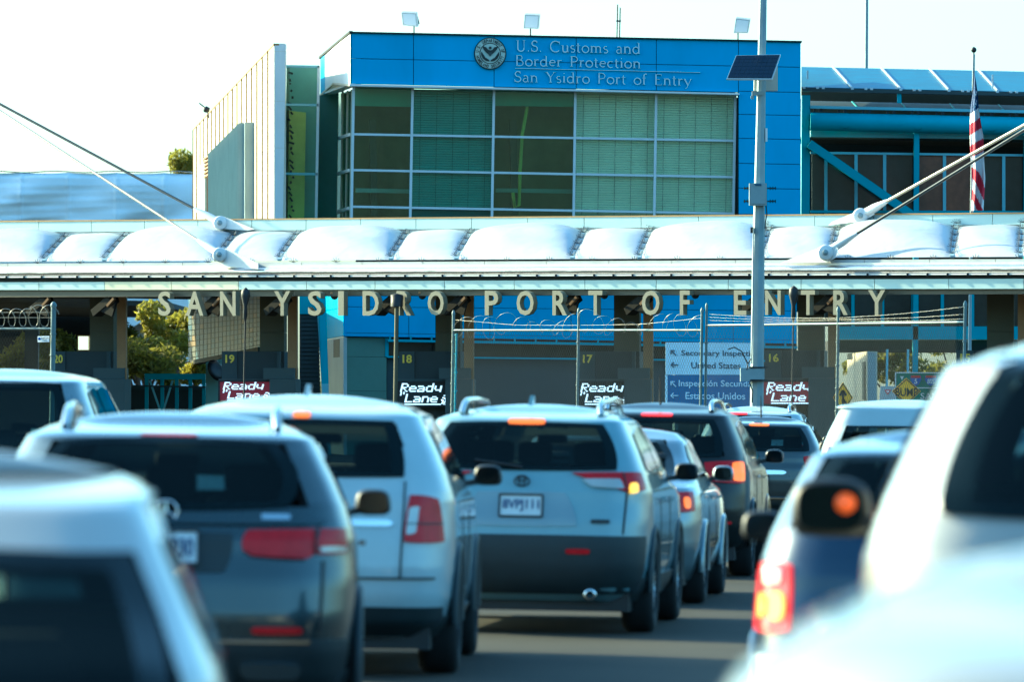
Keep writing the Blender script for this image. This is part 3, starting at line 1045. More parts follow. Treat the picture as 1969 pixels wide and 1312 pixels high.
SERIF = {
 'U': (0.92, [([(.2, 1), (.2, .3)] + g_arc(.46, .3, .26, .29, 180, 360), TK), ([(.72, .3), (.72, 1)], TN), sf(.2, .98), sf(.72, .98)]),
 '.': (0.34, [([(.1, .05), (.2, .05)], 0.11)]),
 'S': (0.68, [(g_arc(.34, .74, .22, .235, 35, 250, 8) + g_arc(.32, .26, .25, .245, 75, -145, 9), TK * .9), ([(.53, .98), (.53, .75)], TN), ([(.08, .3), (.08, .02)], TN)]),
 'C': (0.95, [(g_arc(.5, .5, .42, .485, 45, 315, 14), TK * .9), ([(.84, .98), (.84, .7)], TN)]),
 'u': (0.72, [([(.16, .62), (.16, .18)] + g_arc(.34, .2, .18, .19, 180, 330, 6), TK), ([(.54, .64), (.54, 0)], TK), sf(.12, .62, .16), sf(.5, .62, .16), sf(.58, .02, .18)]),
 's': (0.52, [(g_arc(.25, .47, .15, .15, 40, 250, 7) + g_arc(.25, .165, .17, .155, 75, -145, 8), TK * .8)]),
 't': (0.44, [([(.18, .84), (.18, .14)] + g_arc(.28, .13, .1, .11, 180, 310, 5), TK * .9), ([(.03, .62), (.38, .62)], TN)]),
 'o': (0.70, [(g_arc(.35, .31, .27, .3, 0, 360, 16), TK * .85)]),
 'm': (1.08, [([(.16, .62), (.16, 0)], TK), (g_arc(.34, .4, .18, .2, 160, 0, 6) + [(.52, 0)], TK * .9), (g_arc(.71, .4, .18, .2, 160, 0, 6) + [(.89, 0)], TK * .9), sf(.12, .62, .16), sf(.16, .02), sf(.52, .02), sf(.89, .02)]),
 'n': (0.74, [([(.16, .62), (.16, 0)], TK), (g_arc(.36, .4, .2, .2, 160, 0, 6) + [(.56, 0)], TK * .9), sf(.12, .62, .16), sf(.16, .02), sf(.56, .02)]),
 'a': (0.62, [(g_arc(.28, .44, .17, .17, 150, 0, 6) + [(.45, .08), (.54, .02)], TK * .85), (g_arc(.27, .18, .18, .17, 70, 340, 8), TK * .75)]),
 'd': (0.74, [(g_arc(.32, .31, .24, .3, 40, 320, 10), TK * .85), ([(.56, 1), (.56, 0)], TK), sf(.5, .98, .18), sf(.6, .02, .18)]),
 'B': (0.80, [([(.18, 1), (.18, 0)], TK), ([(.1, .98), (.4, .98)] + g_arc(.4, .76, .2, .22, 90, -90, 7) + [(.18, .53)], TN * 1.4), ([(.18, .53), (.42, .53)] + g_arc(.42, .27, .26, .25, 90, -90, 7) + [(.08, .02)], TN * 1.5)]),
 'r': (0.52, [([(.16, .62), (.16, 0)], TK), (g_arc(.36, .44, .18, .16, 170, 60, 5), TK * .8), sf(.12, .62, .16), sf(.16, .02)]),
 'e': (0.64, [([(.1, .36), (.54, .36)] + g_arc(.32, .33, .23, .27, 5, 315, 12), TK * .75)]),
 'P': (0.76, [([(.18, 1), (.18, 0)], TK), ([(.1, .98), (.4, .98)] + g_arc(.4, .72, .26, .25, 90, -90, 8) + [(.2, .46)], TN * 1.5), sf(.18, .02)]),
 'c': (0.60, [(g_arc(.32, .31, .24, .29, 50, 310, 10), TK * .85)]),
 'i': (0.36, [([(.17, .62), (.17, 0)], TK), ([(.12, .86), (.22, .86)], .1), sf(.13, .62, .16), sf(.17, .02)]),
 'Y': (0.84, [([(.1, 1), (.42, .48), (.42, 0)], TK), ([(.74, 1), (.42, .48)], TN), sf(.1, .98), sf(.74, .98), sf(.42, .02)]),
 'f': (0.44, [(g_arc(.34, .82, .16, .17, 60, 180, 5) + [(.18, 0)], TK * .9), ([(.04, .62), (.36, .62)], TN), sf(.18, .02)]),
 'E': (0.74, [([(.18, 1), (.18, 0)], TK), ([(.1, .98), (.62, .98), (.62, .82)], TN), ([(.18, .53), (.5, .53)], TN), ([(.1, .02), (.66, .02), (.66, .2)], TN)]),
 'y': (0.68, [([(.08, .62), (.35, .05)], TK), ([(.6, .62), (.26, -.22), (.12, -.24)], TN * 1.2), sf(.1, .62, .2), sf(.6, .62, .2)]),
}


def ribbon(mb, pts, w, f3):
    n = len(pts)
    vs_ = []
    for i in range(n):
        a, b = pts[max(i - 1, 0)], pts[min(i + 1, n - 1)]
        dx, dy = b[0] - a[0], b[1] - a[1]
        l = math.hypot(dx, dy) or 1
        nx, ny = -dy / l * w / 2, dx / l * w / 2
        vs_.append((pts[i][0] + nx, pts[i][1] + ny))
        vs_.append((pts[i][0] - nx, pts[i][1] - ny))
    front = [f3(x, y, 0) for x, y in vs_]
    back = [f3(x, y, 1) for x, y in vs_]
    m = len(vs_)
    fs_ = []
    for i in range(n - 1):
        fs_.append((2 * i, 2 * i + 1, 2 * i + 3, 2 * i + 2))
        fs_.append((2 * i, 2 * i + 2, m + 2 * i + 2, m + 2 * i))
        fs_.append((2 * i + 1, m + 2 * i + 1, m + 2 * i + 3, 2 * i + 3))
    mb.add(front + back, fs_)


M_letw = mat('lettering_white', (0.55, 0.66, 0.74), 0.35, 0.2, 0.0)
let = thing('raised_lettering', 'pale serif lettering naming customs and border protection on the blue fascia', 'lettering', BP(1150, 120, -0.1))


def serif_line(txt, x0, x1, ybase0, ybase1, cap):
    total = sum(0.55 if c == ' ' else SERIF[c][0] for c in txt) - 0.1
    sx_ = (x1 - x0) / total
    cur = 0.0
    for c in txt:
        if c == ' ':
            cur += 0.55
            continue
        adv, strokes = SERIF[c]
        mb = MB()

        def f3(x, y, back):
            px = x0 + (cur + x) * sx_
            yy = ybase0 + (ybase1 - ybase0) * (px - x0) / (x1 - x0) - y * cap
            return BP(px, yy, -0.07 + 0.06 * back)
        for pts, w in strokes:
            ribbon(mb, pts, w * 1.15, f3)
        mb.build('letter', M_letw, let)
        cur += adv


serif_line('U.S. Customs and', 991, 1230, 98, 103, 21.5)
serif_line('Border Protection', 990, 1231, 126, 131, 21)
serif_line('San Ysidro Port of Entry', 988, 1328, 157, 164.5, 21)
MB().prism([BP(990, 130, -0.06), BP(1347, 138, -0.06), BP(1347, 139.3, -0.06), BP(990, 131.3, -0.06)], Vector((0, 0.05, 0))).build('rule', M_letw, let)

# roof floodlights, masts
M_flood = mat('flood_grey', (0.48, 0.50, 0.46), 0.5, 0.1, 0.1)
for (x0, y0, x1, y1, sx0, sx1, tilt, lab) in ((772, 24, 803, 51, 796, 62, 0.35, 'tilted floodlight on the left roof edge of the blue building'),
                                          (1007, 28, 1037, 55, 1020, 71, 0.0, 'square floodlight on the roof edge above the lettering'),
                                          (1411, 35, 1442, 63, 1419, 77, -0.3, 'tilted floodlight on the roof edge beside the solar pole')):
    D0 = 186.5
    th = thing('roof_floodlight', lab, 'floodlight', P(sx0, sx1, D0), 0, 'floodlights on the roof edge')
    sk = tilt * 14
    q = [P(x0 + max(sk, 0) * 0.6, y1 - (3 if tilt > 0 else 0), D0), P(x1 + min(sk, 0), y1, D0), P(x1 - max(sk, 0) * 0.6, y0 + (3 if tilt < 0 else 1), D0), P(x0 - min(sk, 0), y0, D0)]
    if tilt == 0:
        q = [P(x0, y1 - 1, D0), P(x1 - 2, y1, D0), P(x1, y0 + 1, D0), P(x0 + 2, y0, D0)]
    MB().prism(q, Vector((0.03, 0.22, 0.06))).build('housing', M_flood, th)
    c = sum((Vector(p) for p in q), Vector()) / 4
    MB().prism([c + (Vector(p) - c) * 0.85 + Vector((0, -0.012, 0)) for p in q], Vector((0, 0.02, 0))).build('lens', M_white_panel, th)
    MB().tube([P(sx0, sx1 + 8, D0 + 0.1), P(sx0, y1 - 6, D0 + 0.1)], 0.022, 6).build('stem', M_blackmetal, th)
    if tilt > 0:
        MB().beam(P(800, 30, D0 + 0.25), P(804, 46, D0 + 0.25), 0.06, 0.1).build('gimbal', M_blackmetal, th)
mst = thing('roof_antenna', 'thin twin rod antenna on the roof of the blue building', 'antenna', P(1189, 76, 190))
for dx in (-2, 3):
    MB().tube([P(1188 + dx, 80, 190), P(1189.5 + dx, 8 if dx < 0 else 14, 190)], 0.022, 5).build('rod', M_olive, mst)
MB().beam(P(1185, 40, 190), P(1194, 40, 190), 0.05).build('clamp', M_blackmetal, mst)

# small lamp arm above the ribbed wall
lam = thing('wall_lamp', 'tiny dark lamp on a thin bent arm above the sunlit ribbed wall', 'lamp', P(400, 225, 225))
MB().tube([P(402, 228, 225), P(398, 210, 225), P(383, 198, 225)], 0.025, 5).build('arm', M_blackmetal, lam)
MB().lathe([(0, 0.12), (0.13, 0.05), (0.1, -0.1), (0, -0.12)], P(397, 210, 225), (0, 0, 1), 10).build('head', M_blackmetal, lam)

# ---------------------------------------------------------------- left wing: ribbed sunlit wall, glass stair tower
wing = thing('ribbed_wing', 'cream ribbed sunlit wall wing with glazed stair tower left of the blue building', 'building', Vector((-8, 195, 0)))


def LW(px, py):     # left wall, receding from px 527 (near, 186 m) to px 372 (far, 245 m)
    k = (527 - px) / (527 - 372.0)
    s0, s1 = F / 186.0, F / 243.0
    return P(px, py, F / (s0 + (s1 - s0) * k))


wt = lambda px: 86 + (527 - px) * (250 - 86) / 155.0
NR = 18
rx = [527 - 155 * (1 - (1 - i / NR) ** 1.25 * 1.0) if False else None for i in range(NR + 1)]
rx = []
for i in range(NR + 1):
    D = 186 + (243 - 186) * i / NR
    s0, s1 = F / 186.0, F / 243.0
    rx.append(527 - 155 * (s0 - F / D) / (s0 - s1))
for i in range(NR):
    a, b = rx[i], rx[i + 1]
    pts = [LW(b, 470), LW(a, 470), LW(a, wt(a)), LW(b, wt(b))]
    MB().prism(pts, Vector((0.35, 0.03, 0))).build('wall_panel', M_cream, wing)
for i in range(1, NR + 1):
    a = rx[i]
    MB().beam(LW(a, 470) + Vector((-0.01, 0, 0)), LW(a, wt(a)) + Vector((-0.01, 0, 0)), 0.05, 0.2, up=(0, 1, 0)).build('rib', M_rib, wing)
MB().beam(LW(527, 85) + Vector((0.15, 0, 0)), LW(371.5, 249.5) + Vector((0.15, 0, 0)), 0.34, 0.06).build('coping', M_rib, wing)
# end pier front face
for (ya, yb_) in ((84, 98), (98.6, 194), (194.6, 284), (284.6, 470)):
    MB().prism([P(527.5 - 0.0 * ya, yb_, 186), P(549.5 - (yb_ - 85) * 0.0155, yb_, 186), P(549.5 - (ya - 85) * 0.0155, ya, 186), P(527.5, ya, 186)], Vector((0, 0.6, 0))).build('pier_panel', M_white_panel, wing)
# glazed stair tower
tw = [127, 201, 334, 470]
for j in range(3):
    a, b = tw[j], tw[j + 1]
    xo = lambda y: -(y - 130) * 0.0155
    pts = [P(551 + xo(b), b - 1.5, 188), P(611 + xo(b), b - 1.5, 188), P(611 + xo(a), a + 1.5, 188), P(551 + xo(a), a + 1.5, 188)]
    MB().prism(pts, Vector((0, 0.03, 0))).build('tower_pane', G_curtain, wing)
    MB().beam(P(549, a, 187.9), P(614 + xo(a), a + 1, 187.9), 0.2, 0.07).build('tower_transom', M_palecyan, wing)
MB().beam(P(613, 127, 187.9), P(607, 470, 187.9), 0.08, 0.2, up=(0, 1, 0)).build('tower_mullion', M_mull, wing)
MB().prism([P(551, 212, 188.5), P(588, 216, 188.5), P(584, 470, 188.5), P(549, 470, 188.5)], Vector((0, 0.1, 0))).build('stair_wall', M_room_b, wing)
MB().prism([P(551, 128, 189.2), P(613, 128, 189.2), P(608, 470, 189.2), P(546, 470, 189.2)], Vector((0, 0.1, 0))).build('inner_wall', M_blind_d, wing)
mb = MB()
for q in range(26):
    yy = 140 + q * 11 + random.uniform(-3, 3)
    mb.beam(P(553 + random.uniform(0, 10), yy, 188.3), P(556 + random.uniform(2, 10), yy + random.uniform(2, 9), 188.3), 0.1, 0.06)
tag(mb.build('stair_clutter', M_dark, wing), kind='stuff')
MB().prism([P(551, 130, 188.5), P(546, 470, 188.5), P(546, 470, 191), P(551, 130, 191)], Vector((0.1, 0, 0))).build('tower_side', M_conc, wing)
# louvred boxes on the wall
def lbox(x0, x1, yn, yf, out, name, corr):
    """box on the left wall between px x0 (far) and x1 (near)"""
    A, B_ = LW(x1, yn), LW(x0, yf)
    A0, B0 = LW(x1, 470), LW(x0, 470)
    o = Vector((-out, 0, 0))
    b = MB().prism([B0 + o, A0 + o, A + o, B_ + o], Vector((out, 0, 0))).build(name, M_corr, wing)
    if corr:
        mc = MB()
        n = 26
        for i in range(n):
            k = (i + 0.5) / n
            p, q = A0.lerp(B0, k) + o, A.lerp(B_, k) + o
            mc.beam(p + Vector((-0.04, 0, 0)), q + Vector((-0.04, 0, 0)), 0.28, 0.1, up=(0, 1, 0))
        sub(mc.build('corrugation', M_corr, wing), b)


lbox(425, 489, 235, 296, 0.30, 'louvre_box', True)
lbox(386, 400, 314, 320, 0.12, 'louvre_box', False)
for q in range(6):
    yy = 306 + q * 7
    MB().beam(LW(402, yy) + Vector((-0.12, 0, 0)), LW(412, yy - 6) + Vector((-0.12, 0, 0)), 0.2, 0.06).build('louvre_slat', M_rib, wing)

# tiled lower wall under the canopy
tl = thing('tiled_wall', 'grey blue tiled wall seen under the canopy behind booth 19', 'wall', P(435, 690, 201))


def TW(px, py, d=0.0):
    k = (px - 365) / 140.0
    return P(px, py, 214 - 20 * k + d)


ttop = lambda p: 560.0
tbot = lambda p: 700 - (p - 365) * 0.20
MB().prism([TW(365, 700, 0.1), TW(505, 672, 0.1), TW(508, 540, 0.1), TW(368, 540, 0.1)], Vector((0, 0.4, 0))).build('backing', M_slate2, tl)
mats_t = [mat('tile_a', (0.085, 0.13, 0.16), 0.4, 0, 0.1), mat('tile_b', (0.11, 0.125, 0.115), 0.4, 0, 0.1), mat('tile_c', (0.045, 0.12, 0.18), 0.4, 0, 0.1), mat('tile_d', (0.20, 0.15, 0.08), 0.4, 0, 0.1)]
tm = [MB() for _ in mats_t]
nc = 19
for i in range(nc):
    x0, x1 = 365 + 140 * i / nc, 365 + 140 * (i + 1) / nc
    hgt = (tbot(x0) - 540) / 15.0
    for j in range(15):
        y0 = 540 + hgt * j + 0.6
        y1 = y0 + hgt - 1.2
        sl_ = -0.20 * (j / 15)
        pts = [p_ + Vector((-0.06, 0, 0)) for p_ in (TW(x0 + .45, y1 - .2), TW(x1 - .45, y1 - .2 + sl_ * 7), TW(x1 - .45, y0 + .2 + sl_ * 7), TW(x0 + .45, y0 + .2))]
        r = random.random()
        idx = 3 if r < 0.07 else 2 if (i % 2 == 0 and r < 0.6) else 1 if r < 0.55 else 0
        tm[idx].prism(pts, Vector((0.05, 0.0, 0)))
for mbx, mm in zip(tm, mats_t):
    tag(mbx.build('tiles', mm, tl), kind='stuff')
MB().beam(TW(364, 700, -0.1), TW(505, 672, -0.1), 0.3, 0.14).build('bottom_edge', M_dark, tl)
MB().prism([TW(366, 701, 0.2), TW(505, 673, 0.2), TW(505, 905, 0.2), TW(366, 905, 0.2)], Vector((0, 0.1, 0))).build('base_wall', M_slate, tl) if False else None

# grey pier with a dish
pier = thing('concrete_pier', 'grey concrete pier with dark oval dish left of booth 19', 'pier', P(411, 900, 186))
MB().prism([P(396, 900, 184), P(428, 900, 184), P(428, 690, 184), P(396, 697, 184)], Vector((0, 0.8, 0))).build('shaft', M_conc, pier)
MB().lathe([(0, 0.06), (0.2, 0.05), (0.34, -0.02), (0.2, 0.0), (0, 0.02)], P(417, 712, 183.6), (0.6, -0.6, 0.35), 18).build('dish', M_blackmetal, pier)

# stairs behind a dark slatted screen
scr = thing('slatted_screen', 'dark horizontal slatted stair screen right of booth 19', 'screen', P(594, 770, 187))
ys = 606.0
while ys < 900:
    w = 612 + (ys - 606) * 0.030
    MB().prism([P(576, ys + 6.2, 186.4), P(w, ys + 6.2, 186.4), P(w, ys, 186.4), P(576, ys, 186.4)], Vector((0, 0.12, 0))).build('slat', M_slate, scr)
    ys += 8.0
MB().prism([P(576, 900, 186.7), P(618, 900, 186.7), P(612, 603, 186.7), P(576, 603, 186.7)], Vector((0, 0.1, 0))).build('backing', M_dark, scr)
MB().prism([P(576, 604, 186.3), P(612, 604, 186.3), P(614, 560, 186.3), P(576, 560, 186.3)], Vector((0, 0.2, 0))).build('head_panel', M_cyan, scr)
MB().beam(P(614, 560, 186.2), P(626, 760, 186.2), 0.16, 0.2).build('rail_post', M_palecyan, scr)
MB().beam(P(619, 560, 186.0), P(631, 900, 186.0), 0.12, 0.2).build('rail_post', M_cyan, scr)
MB().beam(P(625, 738, 185.6), P(629, 900, 185.6), 0.26, 0.2).build('bollard', M_palecyan, scr)

# ---------------------------------------------------------------- lower storeys of the blue building
low = thing('lower_storey', 'blue panelled lower storey with teal concrete walls behind the booths', 'building', Vector((3, 189, 0)))


def LB(px, py, d=0.0):
    return P(px, py, 186.8 + (px - 660) * 0.0015 + d)


lbt = yl(560, 0.0)
lb_m = lambda p: 590 + 0.0095 * (p - 660)
lb_n = lambda p: 640 + 0.0165 * (p - 660)
lb_b = lambda p: 647 + 0.0165 * (p - 660)
lx = [661, 786, 942, 1098, 1254, 1410, 1532]
for a, b in zip(lx[:-1], lx[1:]):
    panel(LB, a, b, lambda p: 540.0, lb_m, 0.1, 'blue_panel', M_blue, low, 0.5)
    panel(LB, a, b, lb_m, lb_n, 0.1, 'blue_panel', M_blue, low, 0.5)
    panel(LB, a, b, lb_n, lb_b, 0.1, 'blue_panel', M_blue, low, 0.4)
# chamfered left face
def LC(px, py, d=0.0):
    k = (660 - px) / 40.0
    return P(px, py, 186.8 + 6.0 * k + d)


MB().prism([LC(621, 653), LC(660.5, 646), LC(660.5, 592), LC(618, 600)], Vector((0.1, 0.2, 0))).build('chamfer_panel', M_blue, low)
MB().prism([LC(618, 599), LC(660.5, 591.2), LC(660.5, 540), LC(616, 540)], Vector((0.1, 0.2, 0))).build('chamfer_panel', M_blue, low)
MB().prism([LC(624, 900), LC(660.5, 900), LC(660.5, 648), LC(622, 655)], Vector((0.1, 0.2, 0))).build('chamfer_wall', M_conc_l, low)
cwn = MB().prism([LC(641, 688, -0.1), LC(653, 687, -0.1), LC(653, 652, -0.1), LC(641, 654, -0.1)], Vector((0.05, 0.15, 0))).build('side_window', M_slate, low)
for (ya, yb_) in ((648.5, 685.6), (686.2, 751.5), (752.1, 900)):
    MB().prism([LB(661, yb_, 0.2), LB(743, yb_ + 1, 0.2), LB(743, ya + 1, 0.2), LB(661, ya, 0.2)], Vector((0, 0.3, 0))).build('concrete_panel', M_conc, low)
# storefront: trim, glass band, dark wall
st = lambda p: 654 + 0.0165 * (p - 745)
MB().beam(LB(745, 655, 0.0), LB(1532, st(1532) + 1.5, 0.0), 0.3, 0.07).build('canopy_trim', M_cyan, low)
for a in range(750, 1530, 40):
    MB().beam(LB(a, st(a) - 9, -0.05), LB(a, st(a), -0.05), 0.05, 0.05).build('trim_bracket', M_cyan, low)
gx0 = [744, 832, 912, 1000, 1090, 1180, 1270, 1360, 1450, 1530]
for a, b in zip(gx0[:-1], gx0[1:]):
    MB().prism([LB(a + 1, 690 + 0.004 * (a - 745), 0.4), LB(b - 1, 690 + 0.004 * (b - 745), 0.4), LB(b - 1, st(b) + 3, 0.4), LB(a + 1, st(a) + 3, 0.4)], Vector((0, 0.05, 0))).build('storefront_pane', M_win_dark, low)
MB().beam(LB(744, 686.5, 0.2), LB(744, 650, 0.2), 0.06, 0.1).build('storefront_frame', M_cyan, low)
MB().beam(LB(744, 686.5, 0.2), LB(1532, 695, 0.2), 0.1, 0.05).build('storefront_transom', M_cyan, low)
for a, b in ((744, 900), (900.5, 1060), (1060.5, 1220), (1220.5, 1380), (1380.5, 1534)):
    MB().prism([LB(a, 900, 0.45), LB(b, 900, 0.45), LB(b, 692, 0.45), LB(a, 691, 0.45)], Vector((0, 0.3, 0))).build('dark_wall_panel', M_slate2, low)
MB().prism([LB(661, 905, 0.9), LB(1532, 905, 0.9), LB(1532, 540, 0.9), LB(661, 540, 0.9)], Vector((0, 3, 0))).build('core', M_dark, low)

# ---------------------------------------------------------------- right wing with solar roof
rw = thing('solar_roof_wing', 'cyan steel framed wing with sloping solar panel roof at the right', 'building', Vector((11, 198, 0)))
sl_r = 0.0215
XR = 2330


def ry(y0, sl=sl_r):
    return lambda p: y0 + sl * (p - 1545)


# solar panels: sloping; top edge 6 m further back
pvx = [1500, 1600, 1693, 1786, 1880, 1974, 2068, 2162, 2256, 2340]
for a, b in zip(pvx[:-1], pvx[1:]):
    fa, fb = ry(167)(a + 1), ry(167)(b - 1)
    p0, p1 = RP(a + 38 + .7, ry(167)(a + 38)), RP(b + 38 - .7, ry(167)(b + 38))
    q0, q1 = RP(a + 2 + .7, ry(128)(a + 2), 4.0), RP(b + 2 - .7, ry(128)(b + 2), 4.0)
    if a == 1500:
        p0, q0 = RP(1541, 167), RP(1541, 128, 4.0)
    o = MB().prism([p0, p1, q1, q0], Vector((0, 0.02, -0.05))).build('roof_solar_panel', M_pv, rw)
    MB().beam(p1 + Vector((0, -0.02, 0.03)), q1 + Vector((0, 0, 0.03)), 0.05, 0.04).build('panel_joint', M_mull, rw)
mb = MB()
x = 1546
while x < XR:
    for dx in (0, 26, 37):
        mb.beam(RP(x + dx, ry(166)(x + dx), -0.15), RP(x + dx, ry(170)(x + dx), -0.15), 0.05, 0.09)
    x += 93
tag(mb.build('panel_clips', M_mull, rw), kind='stuff')
MB().beam(RP(1541, 172), RP(XR, ry(172)(XR)), 0.3, 0.12).build('eave_beam', M_slate2, rw)
# lightning rods
for xx, y0, y1 in ((1553, 135, 144), (1909, 143, 162)):
    MB().beam(RP(xx, y0, -0.1), RP(xx, y1 + 8, -0.1), 0.05).build('roof_rod', M_mull, rw)
# dark recess back wall
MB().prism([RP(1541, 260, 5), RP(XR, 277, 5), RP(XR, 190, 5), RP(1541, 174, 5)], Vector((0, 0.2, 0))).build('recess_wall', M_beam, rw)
# lower solar row and rail
for a in range(1558, XR, 94):
    b = a + 93
    MB().prism([RP(a, ry(206)(a), 0.1), RP(b, ry(206)(b), 0.1), RP(b - 12, ry(193)(b), 2.2), RP(a - 12, ry(193)(a), 2.2)], Vector((0, 0.02, -0.04))).build('lower_solar_panel', M_slate2, rw)
    MB().beam(RP(b - .5, ry(206)(b), 0.0), RP(b - 13, ry(193)(b), 2.2), 0.04, 0.04).build('panel_joint', M_cyan, rw)
MB().beam(RP(1558, 205.5), RP(XR, ry(205.5)(XR)), 0.1, 0.09).build('panel_rail', M_palecyan, rw)
mb = MB()
for a in range(1566, XR, 47):
    mb.beam(RP(a, ry(207)(a), 0.05), RP(a, ry(219)(a), 0.05), 0.06)
    mb.beam(RP(a + 12, ry(207)(a + 12), 0.05), RP(a + 12, ry(214)(a + 12), 0.05), 0.1)
tag(mb.build('rail_brackets', M_blackmetal, rw), kind='stuff')
# big rounded girder
gp, gq = RP(1558, 234, -0.1), RP(XR, ry(234)(XR), -0.1)
MB().tube([gp, gq], 0.27, 16).build('pipe_girder', M_cyan, rw)
MB().beam(RP(1558, 221, 0.2), RP(XR, ry(221)(XR), 0.2), 0.4, 0.14).build('upper_girder', M_cyan, rw)
MB().beam(RP(1558, 257, 0.6), RP(XR, ry(257, 0.012)(XR), 0.6), 0.3, 0.2).build('lower_girder', M_palecyan, rw)
for a in (1625, 1765, 1907):
    MB().lathe([(0.0, -0.13), (0.11, -0.1), (0.14, 0)], RP(a, ry(237)(a), -0.34), (0, -1, 0), 12).build('girder_lamp', M_slate, rw)
# columns and brace
for (a, w, y0) in ((1550, 16, 183), (1763, 10, 246), (1976, 12, 249)):
    MB().prism([RP(a - w / 2 - 4, 905), RP(a + w / 2 - 4, 905), RP(a + w / 2, y0), RP(a - w / 2, y0)], Vector((0, 0.35, 0))).build('steel_column', M_cyan, rw)
MB().beam(RP(1729, 172), RP(1729, 198), 0.13, 0.13).build('short_post', M_cyan, rw)
MB().beam(RP(1556, 276, -0.15), RP(1760, 418, -0.15), 0.25, 0.26).build('diagonal_brace', M_cyan, rw)
# window band
wx = [1560, 1588, 1646, 1701, 1763, 1816, 1872, 1930, 1988, 2046, 2104, 2162, 2220, 2278, XR]
wtp, wbt = ry(293.5, 0.012), ry(405, 0.0)
M_win_or = mat('window_orange_reflection', (0.16, 0.05, 0.02), 0.25, 0, 0.9, 0.5)  # orange reflection put into the pane colour
for a, b in zip(wx[:-1], wx[1:]):
    MB().prism([RP(a + 1, 440, 0.5), RP(b - 1, 440, 0.5), RP(b - 1, wtp(b), 0.5), RP(a + 1, wtp(a), 0.5)], Vector((0, 0.06, 0))).build('window_pane', M_win_or if a in (1763, 1816) else M_win_dark, rw)
    MB().beam(RP(b, 440, 0.4), RP(b, wtp(b), 0.4), 0.06, 0.1).build('window_mullion', M_palecyan, rw)
MB().beam(RP(1558, wtp(1558), 0.4), RP(XR, wtp(XR), 0.4), 0.1, 0.07).build('window_head', M_palecyan, rw)
MB().beam(RP(1558, 407, 0.3), RP(XR, 409, 0.3), 0.1, 0.08).build('window_sill', M_cyan, rw)
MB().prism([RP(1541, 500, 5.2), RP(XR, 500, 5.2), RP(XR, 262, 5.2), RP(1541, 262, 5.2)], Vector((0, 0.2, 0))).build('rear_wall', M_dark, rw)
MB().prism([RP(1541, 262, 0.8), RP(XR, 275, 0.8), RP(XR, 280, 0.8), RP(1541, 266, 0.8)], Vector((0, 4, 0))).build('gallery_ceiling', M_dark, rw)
# storey below: seen under the canopy
for a, b in zip([1533, 1640, 1697, 1755, 1812, 1870, 1930, 1990, 2060, 2150, 2240], [1640, 1697, 1755, 1812, 1870, 1930, 1990, 2060, 2150, 2240, XR]):
    MB().prism([RP(a + 1, 628, 0.5), RP(b - 1, 628, 0.5), RP(b - 1, 500, 0.5), RP(a + 1, 500, 0.5)], Vector((0, 0.06, 0))).build('window_pane', M_win_dark, rw)
    MB().beam(RP(b, 628, 0.3), RP(b, 500, 0.3), 0.07, 0.1).build('window_mullion', M_cyan, rw)
MB().prism([RP(1605, 653), RP(XR, 653), RP(XR, 628), RP(1605, 628)], Vector((0, 0.4, 0))).build('edge_beam', M_cyan, rw)
MB().prism([RP(1755, 630, 0.2), RP(1766, 630, 0.2), RP(1766, 540, 0.2), RP(1755, 540, 0.2)], Vector((0, 0.1, 0))).build('steel_column', M_cyan, rw)
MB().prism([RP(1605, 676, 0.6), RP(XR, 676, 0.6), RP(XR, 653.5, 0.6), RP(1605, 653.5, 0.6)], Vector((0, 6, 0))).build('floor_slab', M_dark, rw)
# sunlit end wall piece
sw = thing('sunlit_wall', 'bright cream sunlit wall piece behind the fence', 'wall', P(1650, 900, 190))
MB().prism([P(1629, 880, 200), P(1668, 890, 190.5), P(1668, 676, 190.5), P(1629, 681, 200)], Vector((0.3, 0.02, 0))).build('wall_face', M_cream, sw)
MB().prism([P(1659, 768, 192.3), P(1664, 770, 191.3), P(1664, 696, 191.3), P(1659, 697, 192.3)], Vector((-0.02, 0, 0))).build('slot', M_beam, sw)
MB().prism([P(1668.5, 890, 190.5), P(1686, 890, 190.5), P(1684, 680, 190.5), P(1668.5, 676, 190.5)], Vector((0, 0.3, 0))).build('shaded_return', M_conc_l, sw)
for px_, m_, lab in ((1706, M_palecyan, 'pale thin pole left of the green highway sign'), (1746, M_palecyan, 'pale thin pole behind the green highway sign')):
    b0 = P(px_ - 3, 905, 186)
    b0.z = 0
    th = thing('thin_pole', lab, 'pole', b0)
    MB().tube([b0, P(px_, 672, 186)], 0.035, 8).build('shaft', m_, th)
    MB().lathe([(0.1, 0), (0.1, 0.04), (0, 0.05)], b0, (0, 0, 1), 10).build('base', m_, th)

# tall mast behind
mm_ = thing('tall_mast', 'tall thin mast rising behind the solar roof', 'mast', P(1664, 900, 215))
MB().tube([P(1662, 780, 215), P(1667, -60, 215)], [0.07, 0.055], 8).build('shaft', M_galv, mm_)
MB().lathe([(0.16, 0), (0.16, 0.1), (0, 0.12)], P(1663.5, 768, 215), (0, 0, 1), 10).build('collar', M_galv, mm_)

# ---------------------------------------------------------------- tarp covered building, far left
trp = thing('tarp_covered_building', 'low building wrapped in wrinkled white tarpaulin at far left', 'building', Vector((-22, 303, 0)))


def tarp(u, v):
    px = -900 + (1280) * u
    y = 331 + 0.004 * (px) + (430 - 331) * v
    w = 0.10 * math.sin(3.1 * u * 12 + 5 * v) * (0.3 + v) + 0.05 * math.sin(47 * u + 9 * v * v) + 0.05 * math.sin(9 * v + 14 * u * v * 3)
    seam = 0.12 * abs(math.sin(math.pi * (px - 40) / 92.0)) ** 0.3
    sag = 2.2 * abs(math.sin(math.pi * (px - 40) / 92.0)) ** 0.8
    return P(px, y + (sag if v < 0.02 else 0), 300 + 2.2 * w + seam + 0.8 * (1 - v) ** 6)


